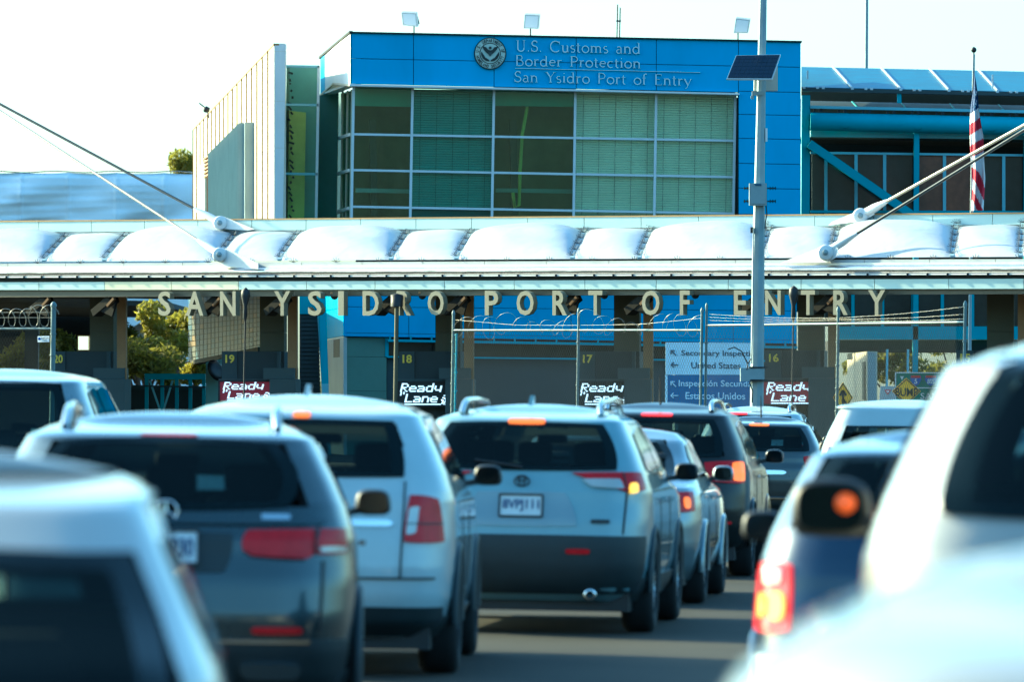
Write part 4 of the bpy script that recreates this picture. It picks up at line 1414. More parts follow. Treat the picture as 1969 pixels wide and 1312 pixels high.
MB().grid(tarp, 320, 16).build('tarp_face', M_tarp, trp)
MB().prism([P(-900, 331, 303), P(382, 337, 303), P(382, 840, 303), P(-900, 840, 303)], Vector((0, 12, 0))).build('shed', M_tarp, trp)
MB().grid(lambda u, v: P(-900 + 1280 * u, 329.5 + 2 * v + 1.5 * math.sin(70 * u), 300.7 + 12 * v), 160, 3).build('tarp_top', M_tarp, trp)

# rear canopy over the far lanes, left
rc = thing('rear_canopy', 'dark slatted rear canopy ceiling over the far left lanes', 'canopy', P(150, 640, 240))
for k in range(22):
    D = 180 + k * 4.4
    a, b = P(-300, 0, D).x, P(372 if D < 208 else 238, 0, D).x
    z = 4.85 + 0.01 * k
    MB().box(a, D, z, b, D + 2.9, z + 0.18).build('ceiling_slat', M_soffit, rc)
MB().prism([(-30, 178.5, 5.1), (-8.0, 178.5, 5.1), (-7.9, 193, 5.1), (-11.1, 212, 5.1), (-11.1, 213.5, 5.1), (-30, 213.5, 5.1)], Vector((0, 0, 0.2))).build('ceiling_deck', M_dark, rc)  # unseen from the camera; outline shaped to block sun from the tiled wall
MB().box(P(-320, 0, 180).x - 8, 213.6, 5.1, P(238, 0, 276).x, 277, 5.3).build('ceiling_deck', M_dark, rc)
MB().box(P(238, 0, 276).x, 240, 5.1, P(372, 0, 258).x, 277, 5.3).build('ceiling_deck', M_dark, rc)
MB().box(-40, 277.2, 0, P(240, 0, 277).x, 277.6, 5.3).build('dark_backdrop', M_dark, rc)  # dark sheet added to give the gloom under the canopy
for px_ in (-60, 60):
    q = P(px_, 700, 230)
    MB().box(q.x - .25, 230, 0, q.x + .25, 230.5, 4.85).build('support', M_slate, rc)

# lit window far behind booth 20
lw = thing('lit_window', 'bright warm lit window left of booth 20 column', 'window', P(163, 674, 205))
M_lit = mat('lit_pane', (0.8, 0.7, 0.5), 0.5, 0, 0, emit=(1.0, 0.82, 0.48), estr=0.42)
for a, b in ((150.5, 170), (172.5, 176.5)):
    MB().prism([P(a, 673, 205), P(b, 673, 205), P(b, 647, 205), P(a, 647, 205)], Vector((0, 0.05, 0))).build('pane', M_lit, lw)
MB().prism([P(149, 675, 205.02), P(178, 675, 205.02), P(178, 645, 205.02), P(149, 645, 205.02)], Vector((0, 0.1, 0))).build('frame', M_brown, lw)
MB().beam(P(163, 676, 205.1), P(163, 905, 205.1), 0.2).build('stand', M_slate, lw)

# blue gate frame left
gt = thing('blue_gate_frame', 'blue steel gate frame with diagonal braces in front of the trees', 'gate', P(336, 905, 196))
D0 = 196
MB().prism([P(286, 730, D0), P(395, 730, D0), P(395, 719, D0), P(283, 719, D0)], Vector((0, 0.2, 0))).build('top_beam', M_cyan, gt)
for a in (282, 312, 340, 366, 392):
    MB().beam(P(a, 905, D0 + .1), P(a, 730 if a > 285 else 719, D0 + .1), 0.11, 0.1, up=(0, 1, 0)).build('upright', M_cyan, gt)
MB().beam(P(288, 732, D0 - .05), P(308, 790, D0 - .05), 0.06).build('brace', M_palecyan, gt)
MB().beam(P(332, 732, D0 - .05), P(314, 790, D0 - .05), 0.06).build('brace', M_palecyan, gt)
MB().beam(P(255, 742, D0 - .1), P(395, 745, D0 - .1), 0.05).build('mid_rail', M_slate2, gt)
hd = thing('dark_low_wall', 'dark low wall below the trees at left', 'wall', P(300, 905, 203))
MB().prism([P(-200, 905, 203), P(396, 905, 203), P(396, 748, 203), P(-200, 745, 203)], Vector((0, 0.3, 0))).build('wall_face', M_slate, hd)
MB().beam(P(-200, 744, 203.1), P(396, 747, 203.1), 0.5, 0.12).build('coping', M_slate2, hd)

# sunlit pale shed seen through the gap
sh = thing('pale_shed', 'small sunlit white roof glimpsed between the trees at left', 'shed', P(275, 660, 275))
MB().prism([P(245, 662, 275), P(300, 662, 275), P(297, 632, 275), P(276, 619, 275), P(252, 630, 275)], Vector((3, 6, 0))).build('wall', M_white_panel, sh)
MB().prism([P(249, 633, 274.5), P(276, 617, 274.5), P(300, 634, 274.5), P(276, 622, 274.5)], Vector((3, 7, 0))).build('roof', M_white_panel, sh)

# ---------------------------------------------------------------- trees
def tree(name, label, centre, rx, rz, base_z, n, m, leaf=0.24, group=None, lobes=9):
    bx = Vector((centre.x, centre.y, base_z))
    th = thing(name, label, 'tree', bx, 0, group)
    tr = MB()
    top = Vector((centre.x, centre.y, centre.z))
    tr.tube([bx, bx.lerp(top, 0.5) + Vector((0.15, 0, 0)), top], [0.07 * rx + 0.08, 0.05 * rx + 0.05, 0.03], 8)
    trunk = tr.build('trunk', M_bark, th)
    lob = []
    for i in range(lobes):
        a = rng.uniform(0, 2 * math.pi)
        r = rng.uniform(0.25, 0.75)
        lob.append((centre + Vector((rx * r * math.cos(a), rx * r * math.sin(a), rz * rng.uniform(-0.75, 0.8))), rng.uniform(0.28, 0.5)))
    lim = MB()
    for c, r in lob:
        s = bx.lerp(top, rng.uniform(0.45, 0.8))
        lim.tube([s, s.lerp(c, 0.5) + Vector((0, 0, 0.1)), c], [0.02 * rx + 0.02, 0.012 * rx + 0.015, 0.01], 5)
    sub(lim.build('limb', M_bark, th), trunk)
    vs_, fs_ = [], []
    for i in range(n):
        c, r = lob[i % lobes]
        d = rng.normal(size=3)
        d /= np.linalg.norm(d)
        rad = r * (rng.uniform(0.35, 1.05) ** 0.6)
        p = np.array(c) + d * np.array([rx * rad, rx * rad, rz * rad])
        a = rng.normal(size=3)
        a /= np.linalg.norm(a)
        b = np.cross(a, rng.normal(size=3))
        b /= np.linalg.norm(b)
        l, w = leaf * rng.uniform(0.6, 1.3), leaf * rng.uniform(0.25, 0.5)
        o = len(vs_)
        vs_ += [tuple(p - a * l), tuple(p + b * w), tuple(p + a * l), tuple(p - b * w)]
        fs_.append((o, o + 1, o + 2, o + 3))
    cr = MB()
    cr.add(vs_, fs_)
    cr.build('crown', m, th)


def tz(px, py, D):
    return P(px, py, D)


TG = 'trees behind the canopy'
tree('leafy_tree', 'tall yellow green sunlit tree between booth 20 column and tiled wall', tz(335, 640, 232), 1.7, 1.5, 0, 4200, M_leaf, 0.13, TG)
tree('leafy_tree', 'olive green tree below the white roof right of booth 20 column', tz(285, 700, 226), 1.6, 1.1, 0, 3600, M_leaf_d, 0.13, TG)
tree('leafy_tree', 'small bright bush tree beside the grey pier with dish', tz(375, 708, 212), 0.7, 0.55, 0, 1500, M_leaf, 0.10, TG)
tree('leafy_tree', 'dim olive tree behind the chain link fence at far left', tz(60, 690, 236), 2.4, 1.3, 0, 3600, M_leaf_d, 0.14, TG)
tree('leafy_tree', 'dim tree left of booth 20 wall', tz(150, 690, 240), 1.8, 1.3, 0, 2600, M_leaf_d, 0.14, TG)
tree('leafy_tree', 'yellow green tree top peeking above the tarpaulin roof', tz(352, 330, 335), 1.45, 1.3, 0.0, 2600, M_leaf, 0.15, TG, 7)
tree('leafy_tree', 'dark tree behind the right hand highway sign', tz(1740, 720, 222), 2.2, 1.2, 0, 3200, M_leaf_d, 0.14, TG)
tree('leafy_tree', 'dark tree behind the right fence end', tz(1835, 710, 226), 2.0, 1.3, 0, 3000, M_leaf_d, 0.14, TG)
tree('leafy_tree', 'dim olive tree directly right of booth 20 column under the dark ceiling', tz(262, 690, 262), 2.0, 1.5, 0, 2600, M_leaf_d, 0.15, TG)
bk = thing('far_embankment', 'dark green embankment far behind the lanes', 'embankment', Vector((0, 380, 0)))
MB().grid(lambda u, v: Vector((-90 + 180 * u, 380 + 20 * v, (2.4 + 0.8 * math.sin(17 * u) + 0.5 * math.sin(41 * u)) * min(1, v * 2.2))), 80, 8).build('slope', M_leaf_d, bk)

# ---------------------------------------------------------------- flag and pole
fp = thing('flag_pole', 'slender flag pole with dark ball top behind the canopy', 'flagpole', P(1868, 900, 176))
fb = P(1861, 905, 176)
fb.z = 0
fp.location = fb
MB().tube([fb, P(1872.5, 104, 176)], [0.06, 0.035], 10).build('shaft', M_galv, fp)
MB().lathe([(0, 0.09), (0.06, 0.06), (0.085, 0), (0.06, -0.06), (0, -0.09)], P(1872.5, 95.5, 176), (0, 0, 1), 12).build('ball', M_blackmetal, fp)
MB().tube([P(1872.5, 112, 176), P(1872.5, 99, 176)], 0.02, 6).build('truck', M_blackmetal, fp)
flg = thing('hanging_flag', 'limp striped red and white flag with starred blue corner hanging on pole', 'flag', P(1876, 408, 175.9))
NS = 13


def flag_pt(u, v):
    """u along hoist top (0) to bottom; cloth hanging in folds: v across width"""
    y = 135 + (405 - 135) * u
    wdt = 2 + 24 * min(1, u * 2.2) ** 0.9 * (1 - 0.25 * max(0, u - 0.75) * 4 * 0.5)
    base = 1871.5 - (y - 135) * 0.013 - (6 if u > 0.25 else 6 * u / 0.25) * math.sin(min(1, u * 1.3) * math.pi) * 0.9
    px = base + wdt * v
    fold = 0.11 * math.sin(v * 9 + u * 3) + 0.05 * math.sin(v * 19 + 7 * u)
    return P(px, y + 6 * v * (1 - u), 175.75 + fold)


M_fred, M_fwhite, M_fblue = mat('flag_red', (0.50, 0.015, 0.05), 0.75, 0, 0.1), mat('flag_white', (0.72, 0.72, 0.72), 0.75, 0, 0.06), mat('flag_blue', (0.02, 0.06, 0.18), 0.75, 0, 0.1)
stripes, mbl = {}, MB()
nu, nv = 16, 130
for j in range(nv):
    for i in range(nu):
        u, v = (j + .5) / nv, (i + .5) / nu
        q = [flag_pt(j / nv, i / nu), flag_pt(j / nv, (i + 1) / nu), flag_pt((j + 1) / nv, (i + 1) / nu), flag_pt((j + 1) / nv, i / nu)]
        sm_ = min(1, max(0, (u - 0.5) / 0.4)); diag = u * 13.5 + v * (0.9 - 3.1 * sm_ * sm_ * (3 - 2 * sm_))
        if diag < 4.2:
            tgt = mbl
        else:
            tgt = stripes.setdefault(int((diag - 4.2) / 1.02), MB())
        tgt.add(q, [(0, 1, 2, 3)], True)
mbl.build('union_field', M_fblue, flg)
for k_, sb in stripes.items():
    sb.build('red_stripe' if k_ % 2 == 1 else 'white_stripe', M_fred if k_ % 2 == 1 else M_fwhite, flg)
for k in range(9):
    mst_ = MB()
    u, v = 0.12 + 0.022 * k, (0.35 + 0.45 * ((k * 37) % 10) / 10.0)
    c = flag_pt(u, v) + Vector((0, -0.03, 0))
    pts = []
    for q in range(10):
        a = math.pi / 2 + q * math.pi / 5
        r = 0.05 if q % 2 == 0 else 0.022
        pts.append(c + Vector((r * math.cos(a), 0, r * math.sin(a))))
    mst_.add(pts, [tuple(range(10))])
    mst_.build('star', M_fwhite, flg)

# ---------------------------------------------------------------- directional sign, road signs
ds = thing('direction_sign', 'pale and dark blue sign for secondary inspection and United States behind the fence', 'sign', P(1370, 905, 143))
D0 = 143.0


def DS(px, py, d=0.0):
    return P(px, py, D0 - (px - 1370) * 0.004 + d)


MB().prism([DS(1280, 721), DS(1466, 721), DS(1468, 660), DS(1280, 658.5)], Vector((0, 0.06, 0))).build('upper_board', M_sign_pale, ds)
MB().prism([DS(1280, 790), DS(1466, 790), DS(1466, 721.6), DS(1280, 721.6)], Vector((0, 0.06, 0))).build('lower_board', M_sign_b, ds)
MB().prism([DS(1279, 790, .02), DS(1283.5, 790, .02), DS(1283.5, 721.6, .02), DS(1279, 721.6, .02)], Vector((0, -0.03, 0))).build('border_strip', M_sign_pale, ds)
for a in (1300, 1440):
    b0 = DS(a - 3, 980, 0.12)
    b0.z = 0
    MB().beam(b0, DS(a, 664, 0.12), 0.1).build('sign_post', M_galv, ds)
for txt, x0, x1, y0, y1, m_ in (('Secondary Inspection', 1310, 1461, 673.5, 687.5, M_inkblue), ('United States', 1329, 1424, 696.5, 709, M_inkblue),
                                ('Inspección Secundaria', 1305, 1464, 731, 747, M_sign_pale), ('Estados Unidos', 1318, 1433, 754.5, 768, M_sign_pale)):
    text_mb(txt, (DS(x0, y0, -.01), DS(x1, y0 + 1, -.01), DS(x0, y1, -.01)), 0.008, 0.012).build('sign_lettering', m_, ds)


def arrow(cx, cy, ang, m_):
    mb = MB()

    def pt(a, b):
        c, s = math.cos(ang), math.sin(ang)
        return DS(cx + a * c - b * s, cy - (a * s + b * c), -0.012)
    for seg in (((-7, 0), (7, 0)), ((7, 0), (1.5, 5)), ((7, 0), (1.5, -5))):
        mb.beam(pt(*seg[0]), pt(*seg[1]), 0.022, 0.022)
    mb.build('arrow', m_, ds)


arrow(1295, 679, math.radians(135), M_inkblue)
arrow(1297, 702, math.radians(180), M_inkblue)
arrow(1295, 739, math.radians(135), M_sign_pale)
arrow(1297, 761, math.radians(180), M_sign_pale)

# yellow diamond BUMP
def diamond(name, label, cx, cy, rx_, ry_, D, m_):
    b0 = P(cx - 2, 905, D)
    b0.z = 0
    th = thing(name, label, 'sign', b0)
    k = 0.1
    o = [P(cx, cy - ry_, D), P(cx - rx_, cy, D), P(cx, cy + ry_, D), P(cx + rx_, cy, D)]
    MB().prism(o, Vector((0, 0.02, 0))).build('board', m_, th)
    c = P(cx, cy, D)
    r = MB()
    for i in range(4):
        p, q = c.lerp(o[i], 0.9), c.lerp(o[(i + 1) % 4], 0.9)
        r.beam(p + Vector((0, -.006, 0)), q + Vector((0, -.006, 0)), 0.012, 0.02)
    r.build('border', M_ink, th)
    MB().tube([b0 + Vector((0, .06, 0)), P(cx, cy, D + .06)], 0.03, 6).build('post', M_galv, th)
    return th


th = diamond('diamond_sign', 'yellow diamond sign reading BUMP beside the green highway sign', 1743, 753, 28, 26, 136, M_sign_y)
text_mb('BUMP', (P(1722, 746, 135.985), P(1765, 747, 135.985), P(1722, 762, 135.985)), 0.006, 0.01).build('sign_lettering', M_ink, th)
th = diamond('diamond_sign', 'yellow diamond merge arrow sign half hidden by fence post', 1621, 765, 19, 30, 138, M_sign_y)
mb = MB()
for seg in (((0, 18), (0, -14)), ((0, -14), (-6, -4)), ((0, -14), (6, -4)), ((8, 16), (0, 2))):
    mb.beam(P(1621 + seg[0][0], 765 + seg[0][1], 137.985), P(1621 + seg[1][0], 765 + seg[1][1], 137.985), 0.05, 0.02, up=(0, 1, 0))
mb.build('arrow', M_ink, th)
# green highway sign
gs = thing('highway_sign', 'green highway sign with two interstate shields behind the fence', 'sign', Vector((P(1780, 905, 152).x, 152, 0)))
MB().prism([P(1721, 800, 152), P(1880, 802, 152), P(1880, 717, 152), P(1721, 716, 152)], Vector((0, 0.05, 0))).build('board', M_sign_g, gs)
r = MB()
for p, q in (((1722, 717), (1879, 718)), ((1722, 717), (1722, 799)), ((1722, 746), (1879, 747))):
    r.beam(P(*p, 151.98), P(*q, 151.98), 0.03, 0.02, up=(0, 1, 0))
r.build('border', M_sign_w, gs)
for cx, num in ((1761, '5'), (1790, '805')):
    w = 10 if num == '5' else 11
    sh_ = [(-w, -8), (w, -8), (w * 1.05, 0), (w * .6, 8), (0, 12), (-w * .6, 8), (-w * 1.05, 0)]
    o = MB().prism([P(cx + a, 731 + b_, 151.97) for a, b_ in sh_][::-1], Vector((0, 0.02, 0))).build('shield', M_sblue, gs)
    sub(MB().prism([P(cx - w * .95, 727, 151.955), P(cx + w * .95, 727, 151.955), P(cx + w * .85, 722.5, 151.955), P(cx - w * .85, 722.5, 151.955)], Vector((0, 0.01, 0))).build('shield_band', M_red, gs), o)
    sub(text_mb(num, (P(cx - (3 if num == '5' else 7), 729, 151.955), P(cx + (3 if num == '5' else 7), 729, 151.955), P(cx - (3 if num == '5' else 7), 738.5, 151.955)), 0.005, 0.02).build('shield_number', M_sign_w, gs), o)
MB().prism([P(1731, 724, 151.96), P(1738, 724, 151.96), P(1734.5, 732, 151.96)][::-1], Vector((0, 0.01, 0))).build('down_arrow', M_sign_w, gs)
text_mb('SAN DIEGO', (P(1770, 756, 151.97), P(1870, 757, 151.97), P(1770, 768, 151.97)), 0.005, 0.01).build('sign_lettering', M_sign_w, gs)
for a in (1740, 1860):
    b0 = P(a, 905, 152.2)
    b0.z = 0
    MB().beam(b0, P(a, 720, 152.2), 0.12).build('post', M_galv, gs)
# yield sign board
ysn = thing('yield_sign', 'small white board with red yield triangle left of the BUMP sign', 'sign', Vector((P(1706, 905, 140).x, 140, 0)))
MB().prism([P(1690, 775, 140), P(1722, 775, 140), P(1722, 743, 140), P(1693, 743, 140)], Vector((0, 0.02, 0))).build('board', M_conc_l, ysn)
for nm, k, m_, d in (('triangle', 1.0, M_red, 139.985), ('triangle_centre', 0.55, M_sign_w, 139.975)):
    MB().prism([P(1707 - 6.5 * k, 750 - 4 * k + 4, d), P(1707, 753 + 6.5 * k, d), P(1707 + 6.5 * k, 750 - 4 * k + 4, d)], Vector((0, 0.008, 0))).build(nm, m_, ysn)
b0 = P(1705, 905, 140.1)
b0.z = 0
MB().tube([b0, P(1706, 745, 140.1)], 0.03, 6).build('post', M_galv, ysn)

# ---------------------------------------------------------------- chain link fences
M_wire = mat('fence_wire', (0.03, 0.042, 0.042), 0.8, 0.0, 0.1)
M_fpost = mat('fence_post', (0.13, 0.18, 0.19), 0.5, 0.2, 0.12, 4.0)


def fence(label, x0, x1, s0, s1, rail_y, posts, ground=True):
    SF = lambda px: s0 + (s1 - s0) * (px - x0) / (x1 - x0)
    FP = lambda px, py: P(px, py, F / SF(px))
    xm = (x0 + x1) / 2
    b = FP(xm, 768 + 1.74 * SF(xm))
    th = thing('chain_link_fence', label, 'fence', Vector((b.x, b.y, 0)))
    A, B_ = FP(x0, rail_y(x0)), FP(x1, rail_y(x1))
    # posts
    for px, ytop, r in posts:
        t_ = FP(px, ytop)
        g = Vector((t_.x - 0.0, t_.y, 0))
        o = MB().tube([g, t_], r, 10).build('post', M_fpost, th)
        sub(MB().lathe([(r * 1.25, 0), (r * 1.25, 0.04), (r * 0.6, 0.09), (0, 0.1)], t_, (0, 0, 1), 10).build('post_cap', M_fpost, th), o)
        bands = MB()
        for q in range(7):
            zb = 0.35 + q * 0.42
            if zb < t_.z - 0.2:
                bands.lathe([(r, -0.012), (r + 0.012, -0.012), (r + 0.012, 0.012), (r, 0.012)], Vector((g.x, g.y, zb)), (0, 0, 1), 10)
        tag(sub(bands.build('post_bands', M_fpost, th), o), kind='stuff')
    MB().tube([A, B_], 0.024, 8).build('top_rail', M_fpost, th)
    MB().tube([Vector((A.x, A.y, 0.1)), Vector((B_.x, B_.y, 0.1))], 0.02, 6).build('bottom_rail', M_fpost, th)
    # mesh: two families of zig-zag wires as straight diagonals
    L = math.hypot(B_.x - A.x, B_.y - A.y)
    z1a, z1b = A.z, B_.z
    dirv = Vector((B_.x - A.x, B_.y - A.y, 0)).normalized()
    mw = MB()
    pitch = 0.072
    hh = min(z1a, z1b)
    nrm = Vector((dirv.y, -dirv.x, 0))
    for fam in (1, -1):
        k = -hh
        while k < L + hh:
            # line s = k + fam*z*1.0 (45 deg-ish, diamond taller): s offset over height = hh*0.62
            run = hh * 0.62 * fam
            sa, sb, za, zb = k, k + run, 0.1, hh
            if sb < sa:
                pass
            # clip to 0..L
            def clip(s0_, z0_, s1_, z1_):
                pts = []
                if s0_ == s1_:
                    return None
                t0, t1 = 0.0, 1.0
                for lim, sg in ((0, 1), (L, -1)):
                    d0, d1 = sg * (s0_ - lim), sg * (s1_ - lim)
                    if d0 < 0 and d1 < 0:
                        return None
                    if d0 < 0:
                        t0 = max(t0, d0 / (d0 - d1))
                    elif d1 < 0:
                        t1 = min(t1, d0 / (d0 - d1))
                if t0 >= t1:
                    return None
                return [(s0_ + (s1_ - s0_) * t, z0_ + (z1_ - z0_) * t) for t in (t0, t1)]
            c = clip(sa, za, sb, zb)
            if c:
                p = Vector((A.x, A.y, 0)) + dirv * c[0][0] + Vector((0, 0, c[0][1] + (z1b - z1a) * c[0][0] / L * 0)) + nrm * (0.004 * fam + 0.03)
                q = Vector((A.x, A.y, 0)) + dirv * c[1][0] + Vector((0, 0, c[1][1])) + nrm * (0.004 * fam + 0.03)
                mw.tube([p, q], 0.0024, 3, caps=False, smooth=False)
            k += pitch
    tag(mw.build('chain_mesh', M_wire, th), kind='stuff')
    return th, FP, A, B_


f1, FP1, A1, B1 = fence('chain link fence with tangled razor wire in front of booth 17', 872, 1350, 96, 101, lambda p: 635.5 - 0.0005 * (p - 872),
                        [(872, 606, 0.029), (1113, 601, 0.027), (1350, 601, 0.027)])
f2, FP2, A2, B2 = fence('chain link fence with barbed wire strands right of the tangled fence', 1359, 1856, 101, 110, lambda p: 626 - 0.0125 * (p - 1359),
                        [(1359, 592, 0.025), (1612, 599, 0.028), (1856, 589, 0.028)])
f3, FP3, A3, B3 = fence('chain link fence with coiled razor wire at far left edge', -240, 103, 97, 99, lambda p: 632.5 + 0.0 * p,
                        [(103, 590, 0.05), (-140, 590, 0.04)])


def coil(pts3, name, parent, r=0.006):
    mb = MB()
    mb.tube(pts3, r, 4)
    for i in range(2, len(pts3) - 2, 5):
        p = Vector(pts3[i])
        mb.beam(p + Vector((-0.02, 0, -0.012)), p + Vector((0.02, 0, 0.012)), 0.014, 0.004)
    tag(mb.build(name, M_wirel, parent), 'coiled razor wire')


M_wirel = mat('razor_wire', (0.40, 0.38, 0.32), 0.4, 0.6, 0.1)
# left coils: standing rings
pts = []
for k in range(0, 520):
    a = k * 2 * math.pi / 40.0
    cx = -170 + k * 0.52
    rr = 17 + (4 if cx > 55 else 0)
    pts.append(FP3(cx + rr * 0.62 * math.cos(a), 611 - (3 if cx > 55 else 0) + rr * math.sin(a)) + Vector((0, 0.16 * math.sin(a * 1.0 + 0.7), 0)))
coil(pts, 'razor_wire', f3)
for yy in (601, 611):
    MB().tube([FP3(-150, yy), FP3(103, yy)], 0.005, 3).build('barbed_strand', M_wirel, f3)
# tangled wire over the centre fence
pts = []
random.seed(11)
for k in range(0, 640):
    a = k * 2 * math.pi / 36.0
    cx = 876 + k * 0.735
    env = 16 + 6 * math.sin(k * 0.023) + 4 * math.sin(k * 0.11)
    pts.append(FP1(cx + env * 0.8 * math.cos(a + 0.4 * math.sin(k * 0.05)), 626 + 6 * math.sin(k * 0.031) + env * math.sin(a)) + Vector((0, 0.18 * math.sin(a + 0.9), 0)))
coil(pts, 'razor_wire', f1, 0.0036)
for (xa, ya, xb, yb_) in ((872, 615, 1113, 626), (1113, 626, 1350, 612)):
    MB().tube([FP1(xa, ya), FP1((xa + xb) / 2, (ya + yb_) / 2 + 5), FP1(xb, yb_)], 0.004, 3).build('barbed_strand', M_wirel, f1)
for (y0, y1, y2) in ((604, 611.5, 589.5), (610, 614, 604), (616, 616, 613)):
    pth = []
    for k in range(41):
        px = 1359 + (1856 - 1359) * k / 40
        u = (px - 1359) / 253.0
        y = y0 + (y1 - y0) * u + 3 * math.sin(math.pi * min(u, 1)) if u <= 1 else y1 + (y2 - y1) * (u - 1) / ((1856 - 1612) / 253.0) + 3.0 * math.sin(math.pi * (u - 1))
        pth.append(FP2(px, y))
    mb = MB().tube(pth, 0.003, 3)
    for p in pth[1::1]:
        mb.beam(p + Vector((-0.015, 0, -0.015)), p + Vector((0.015, 0, 0.015)), 0.006)
    mb.build('barbed_strand', M_wirel, f2)
# secondary frame beside the first post
MB().tube([FP1(878, 641), Vector((FP1(876, 641).x, FP1(876, 641).y, 0.1))], 0.02, 6).build('gate_stile', M_cyan, f1)
mb = MB()
for yy in range(645, 790, 36):
    mb.beam(FP1(872, yy), FP1(879, yy - 1), 0.02)
tag(mb.build('stile_clips', M_cyan, f1), kind='stuff')
# little sign on the left fence
ps = thing('fence_plate', 'small white printed plate wired to the left chain link fence', 'sign', P(84, 660, 121))
MB().prism([FP3(73, 658.5) - Vector((0, .1, 0)), FP3(95.5, 658) - Vector((0, .1, 0)), FP3(95.5, 646.3) - Vector((0, .1, 0)), FP3(73, 646.8) - Vector((0, .1, 0))], Vector((0, 0.01, 0))).build('board', M_sign_w, ps)
o = Vector((0, .112, 0))
text_mb('South Line', (FP3(79.5, 648.3) - o, FP3(94, 648.1) - o, FP3(79.5, 652) - o), 0.002).build('plate_lettering', M_inkblue, ps)
text_mb('Fence', (FP3(83, 652.8) - o, FP3(91, 652.7) - o, FP3(83, 656.4) - o), 0.002).build('plate_lettering', M_inkblue, ps)
MB().lathe([(0.0, 0), (0.028, 0), (0.028, 0.004), (0, 0.004)], FP3(76.5, 652) - o, (0, -1, 0), 12).build('plate_emblem', M_sblue, ps)

# ---------------------------------------------------------------- tall pole with solar panel and boxes
D0 = F / 108.0
pb = P(1438.5, 955, D0)
pb.z = 0
sp = thing('equipment_pole', 'tall tapered galvanised pole with equipment boxes in front of the fence', 'pole', pb)
ptop = P(1469.5, -140, D0)
MB().tube([pb, P(1455.3, 780, D0), P(1458, 500, D0), P(1464, 170, D0), ptop], [0.135, 0.122, 0.112, 0.080, 0.058], 8, smooth=False).build('shaft', M_galv, sp)


def pbox(x0, y0, x1, y1, d, dep, name, m, parent=sp, dd=None):
    D = dd or D0
    return MB().prism([P(x0, y1, D + d), P(x1, y1, D + d), P(x1, y0, D + d), P(x0, y0, D + d)], Vector((0, dep, 0))).build(name, m, parent)


bx = pbox(1441, 352, 1475, 395, -0.28, 0.22, 'junction_box', M_galv)
sub(pbox(1444, 355, 1472, 392, -0.295, 0.02, 'box_door', M_galv), bx)
sub(pbox(1452, 353.5, 1464, 357, -0.31, 0.02, 'box_label', M_inkblue), bx)
for yy in (362, 387):
    st_ = pbox(1430, yy - 1.3, 1492, yy + 1.3, -0.03, 0.04, 'strap', M_blackmetal)
    mb = MB()
    for q in (1432, 1437, 1481, 1486, 1491):
        mb.beam(P(q, yy - 3.2, D0 - .05), P(q, yy + 3.2, D0 - .05), 0.018)
    sub(mb.build('strap_bolts', M_blackmetal, sp), st_)
pbox(1450, 128, 1496, 174, 0.10, 0.22, 'control_cabinet', M_flood)
pbox(1446, 175, 1470, 183, -0.1, 0.1, 'cabinet_bracket', M_galv)
pbox(1444, 183, 1450, 190, -0.08, 0.08, 'conduit_elbow', M_galv)
pbox(1471.5, 246, 1476, 272, -0.05, 0.08, 'sensor', M_white_panel)
pbox(1443, 437, 1449, 448, -0.12, 0.08, 'sensor', M_blackmetal)
MB().tube([P(1473, 395, D0 - .1), P(1474.5, 412, D0 - .1), P(1472, 425, D0 - .1), P(1471, 440, D0 - .1)], 0.012, 5).build('hanging_cable', M_blackmetal, sp)
MB().tube([P(1449, 440, D0 - .15), P(1447.5, 600, D0 - .15), P(1445, 700, D0 - .15)], 0.012, 5).build('conduit', M_galv, sp)
pbox(1424, 708, 1443, 734, -0.2, 0.25, 'lower_box', M_galv)
pbox(1440, 705.5, 1476, 708, -0.22, 0.3, 'bracket', M_blackmetal)
pbox(1442, 731, 1476, 733, -0.22, 0.3, 'bracket', M_blackmetal)
pbox(1443, 709, 1470, 730, -0.2, 0.15, 'bracket_plate', M_galv)
for pts in ([(1444, 690), (1438, 700), (1436, 712)], [(1441, 735), (1447, 752), (1446, 775)], [(1400, 672), (1412, 668), (1426, 676), (1438, 700)]):
    MB().tube([P(a, b, D0 - .2) for a, b in pts], 0.012, 5).build('loose_cable', M_blackmetal, sp)
# solar panel
pv = thing('pole_solar_panel', 'small tilted solar panel mounted on the tall pole', 'solar panel', P(1450, 128, D0 - 0.5))
q = [P(1396.5, 151, D0 - 0.75), P(1485, 151.5, D0 - 0.75), P(1502, 103.5, D0 - 0.25), P(1415, 105, D0 - 0.25)]
q = [Vector(v) for v in q]
nn = (q[1] - q[0]).cross(q[3] - q[0]).normalized()
MB().prism([v - nn * 0.035 for v in q], nn * 0.03).build('frame', M_mull, pv)
c = sum(q, Vector()) / 4
cell = MB()
for i in range(9):
    for j in range(6):
        def bl(u, v):
            return q[0].lerp(q[1], u).lerp(q[3].lerp(q[2], u), v)
        u0, u1 = 0.03 + 0.94 * i / 9 + .004, 0.03 + 0.94 * (i + 1) / 9 - .004
        v0, v1 = 0.045 + 0.91 * j / 6 + .006, 0.045 + 0.91 * (j + 1) / 6 - .006
        MB().prism([bl(u0, v0) - nn * 0.004, bl(u1, v0) - nn * 0.004, bl(u1, v1) - nn * 0.004, bl(u0, v1) - nn * 0.004], nn * 0.012).build('cell', M_pvdark, pv)
MB().prism([bl(.02, .03), bl(.98, .03), bl(.98, .97), bl(.02, .97)], nn * 0.003).build('backsheet', mat('pv_back', (0.03, 0.05, 0.07), .3), pv)
MB().beam(c - nn * 0.03, P(1464, 130, D0), 0.07).build('mount_arm', M_galv, pv)

# ---------------------------------------------------------------- cars
def paint(name, col, metal=0.0, rough=0.3):
    return mat(name, col, rough, metal, 0.07, 2.2, coat=1.0)


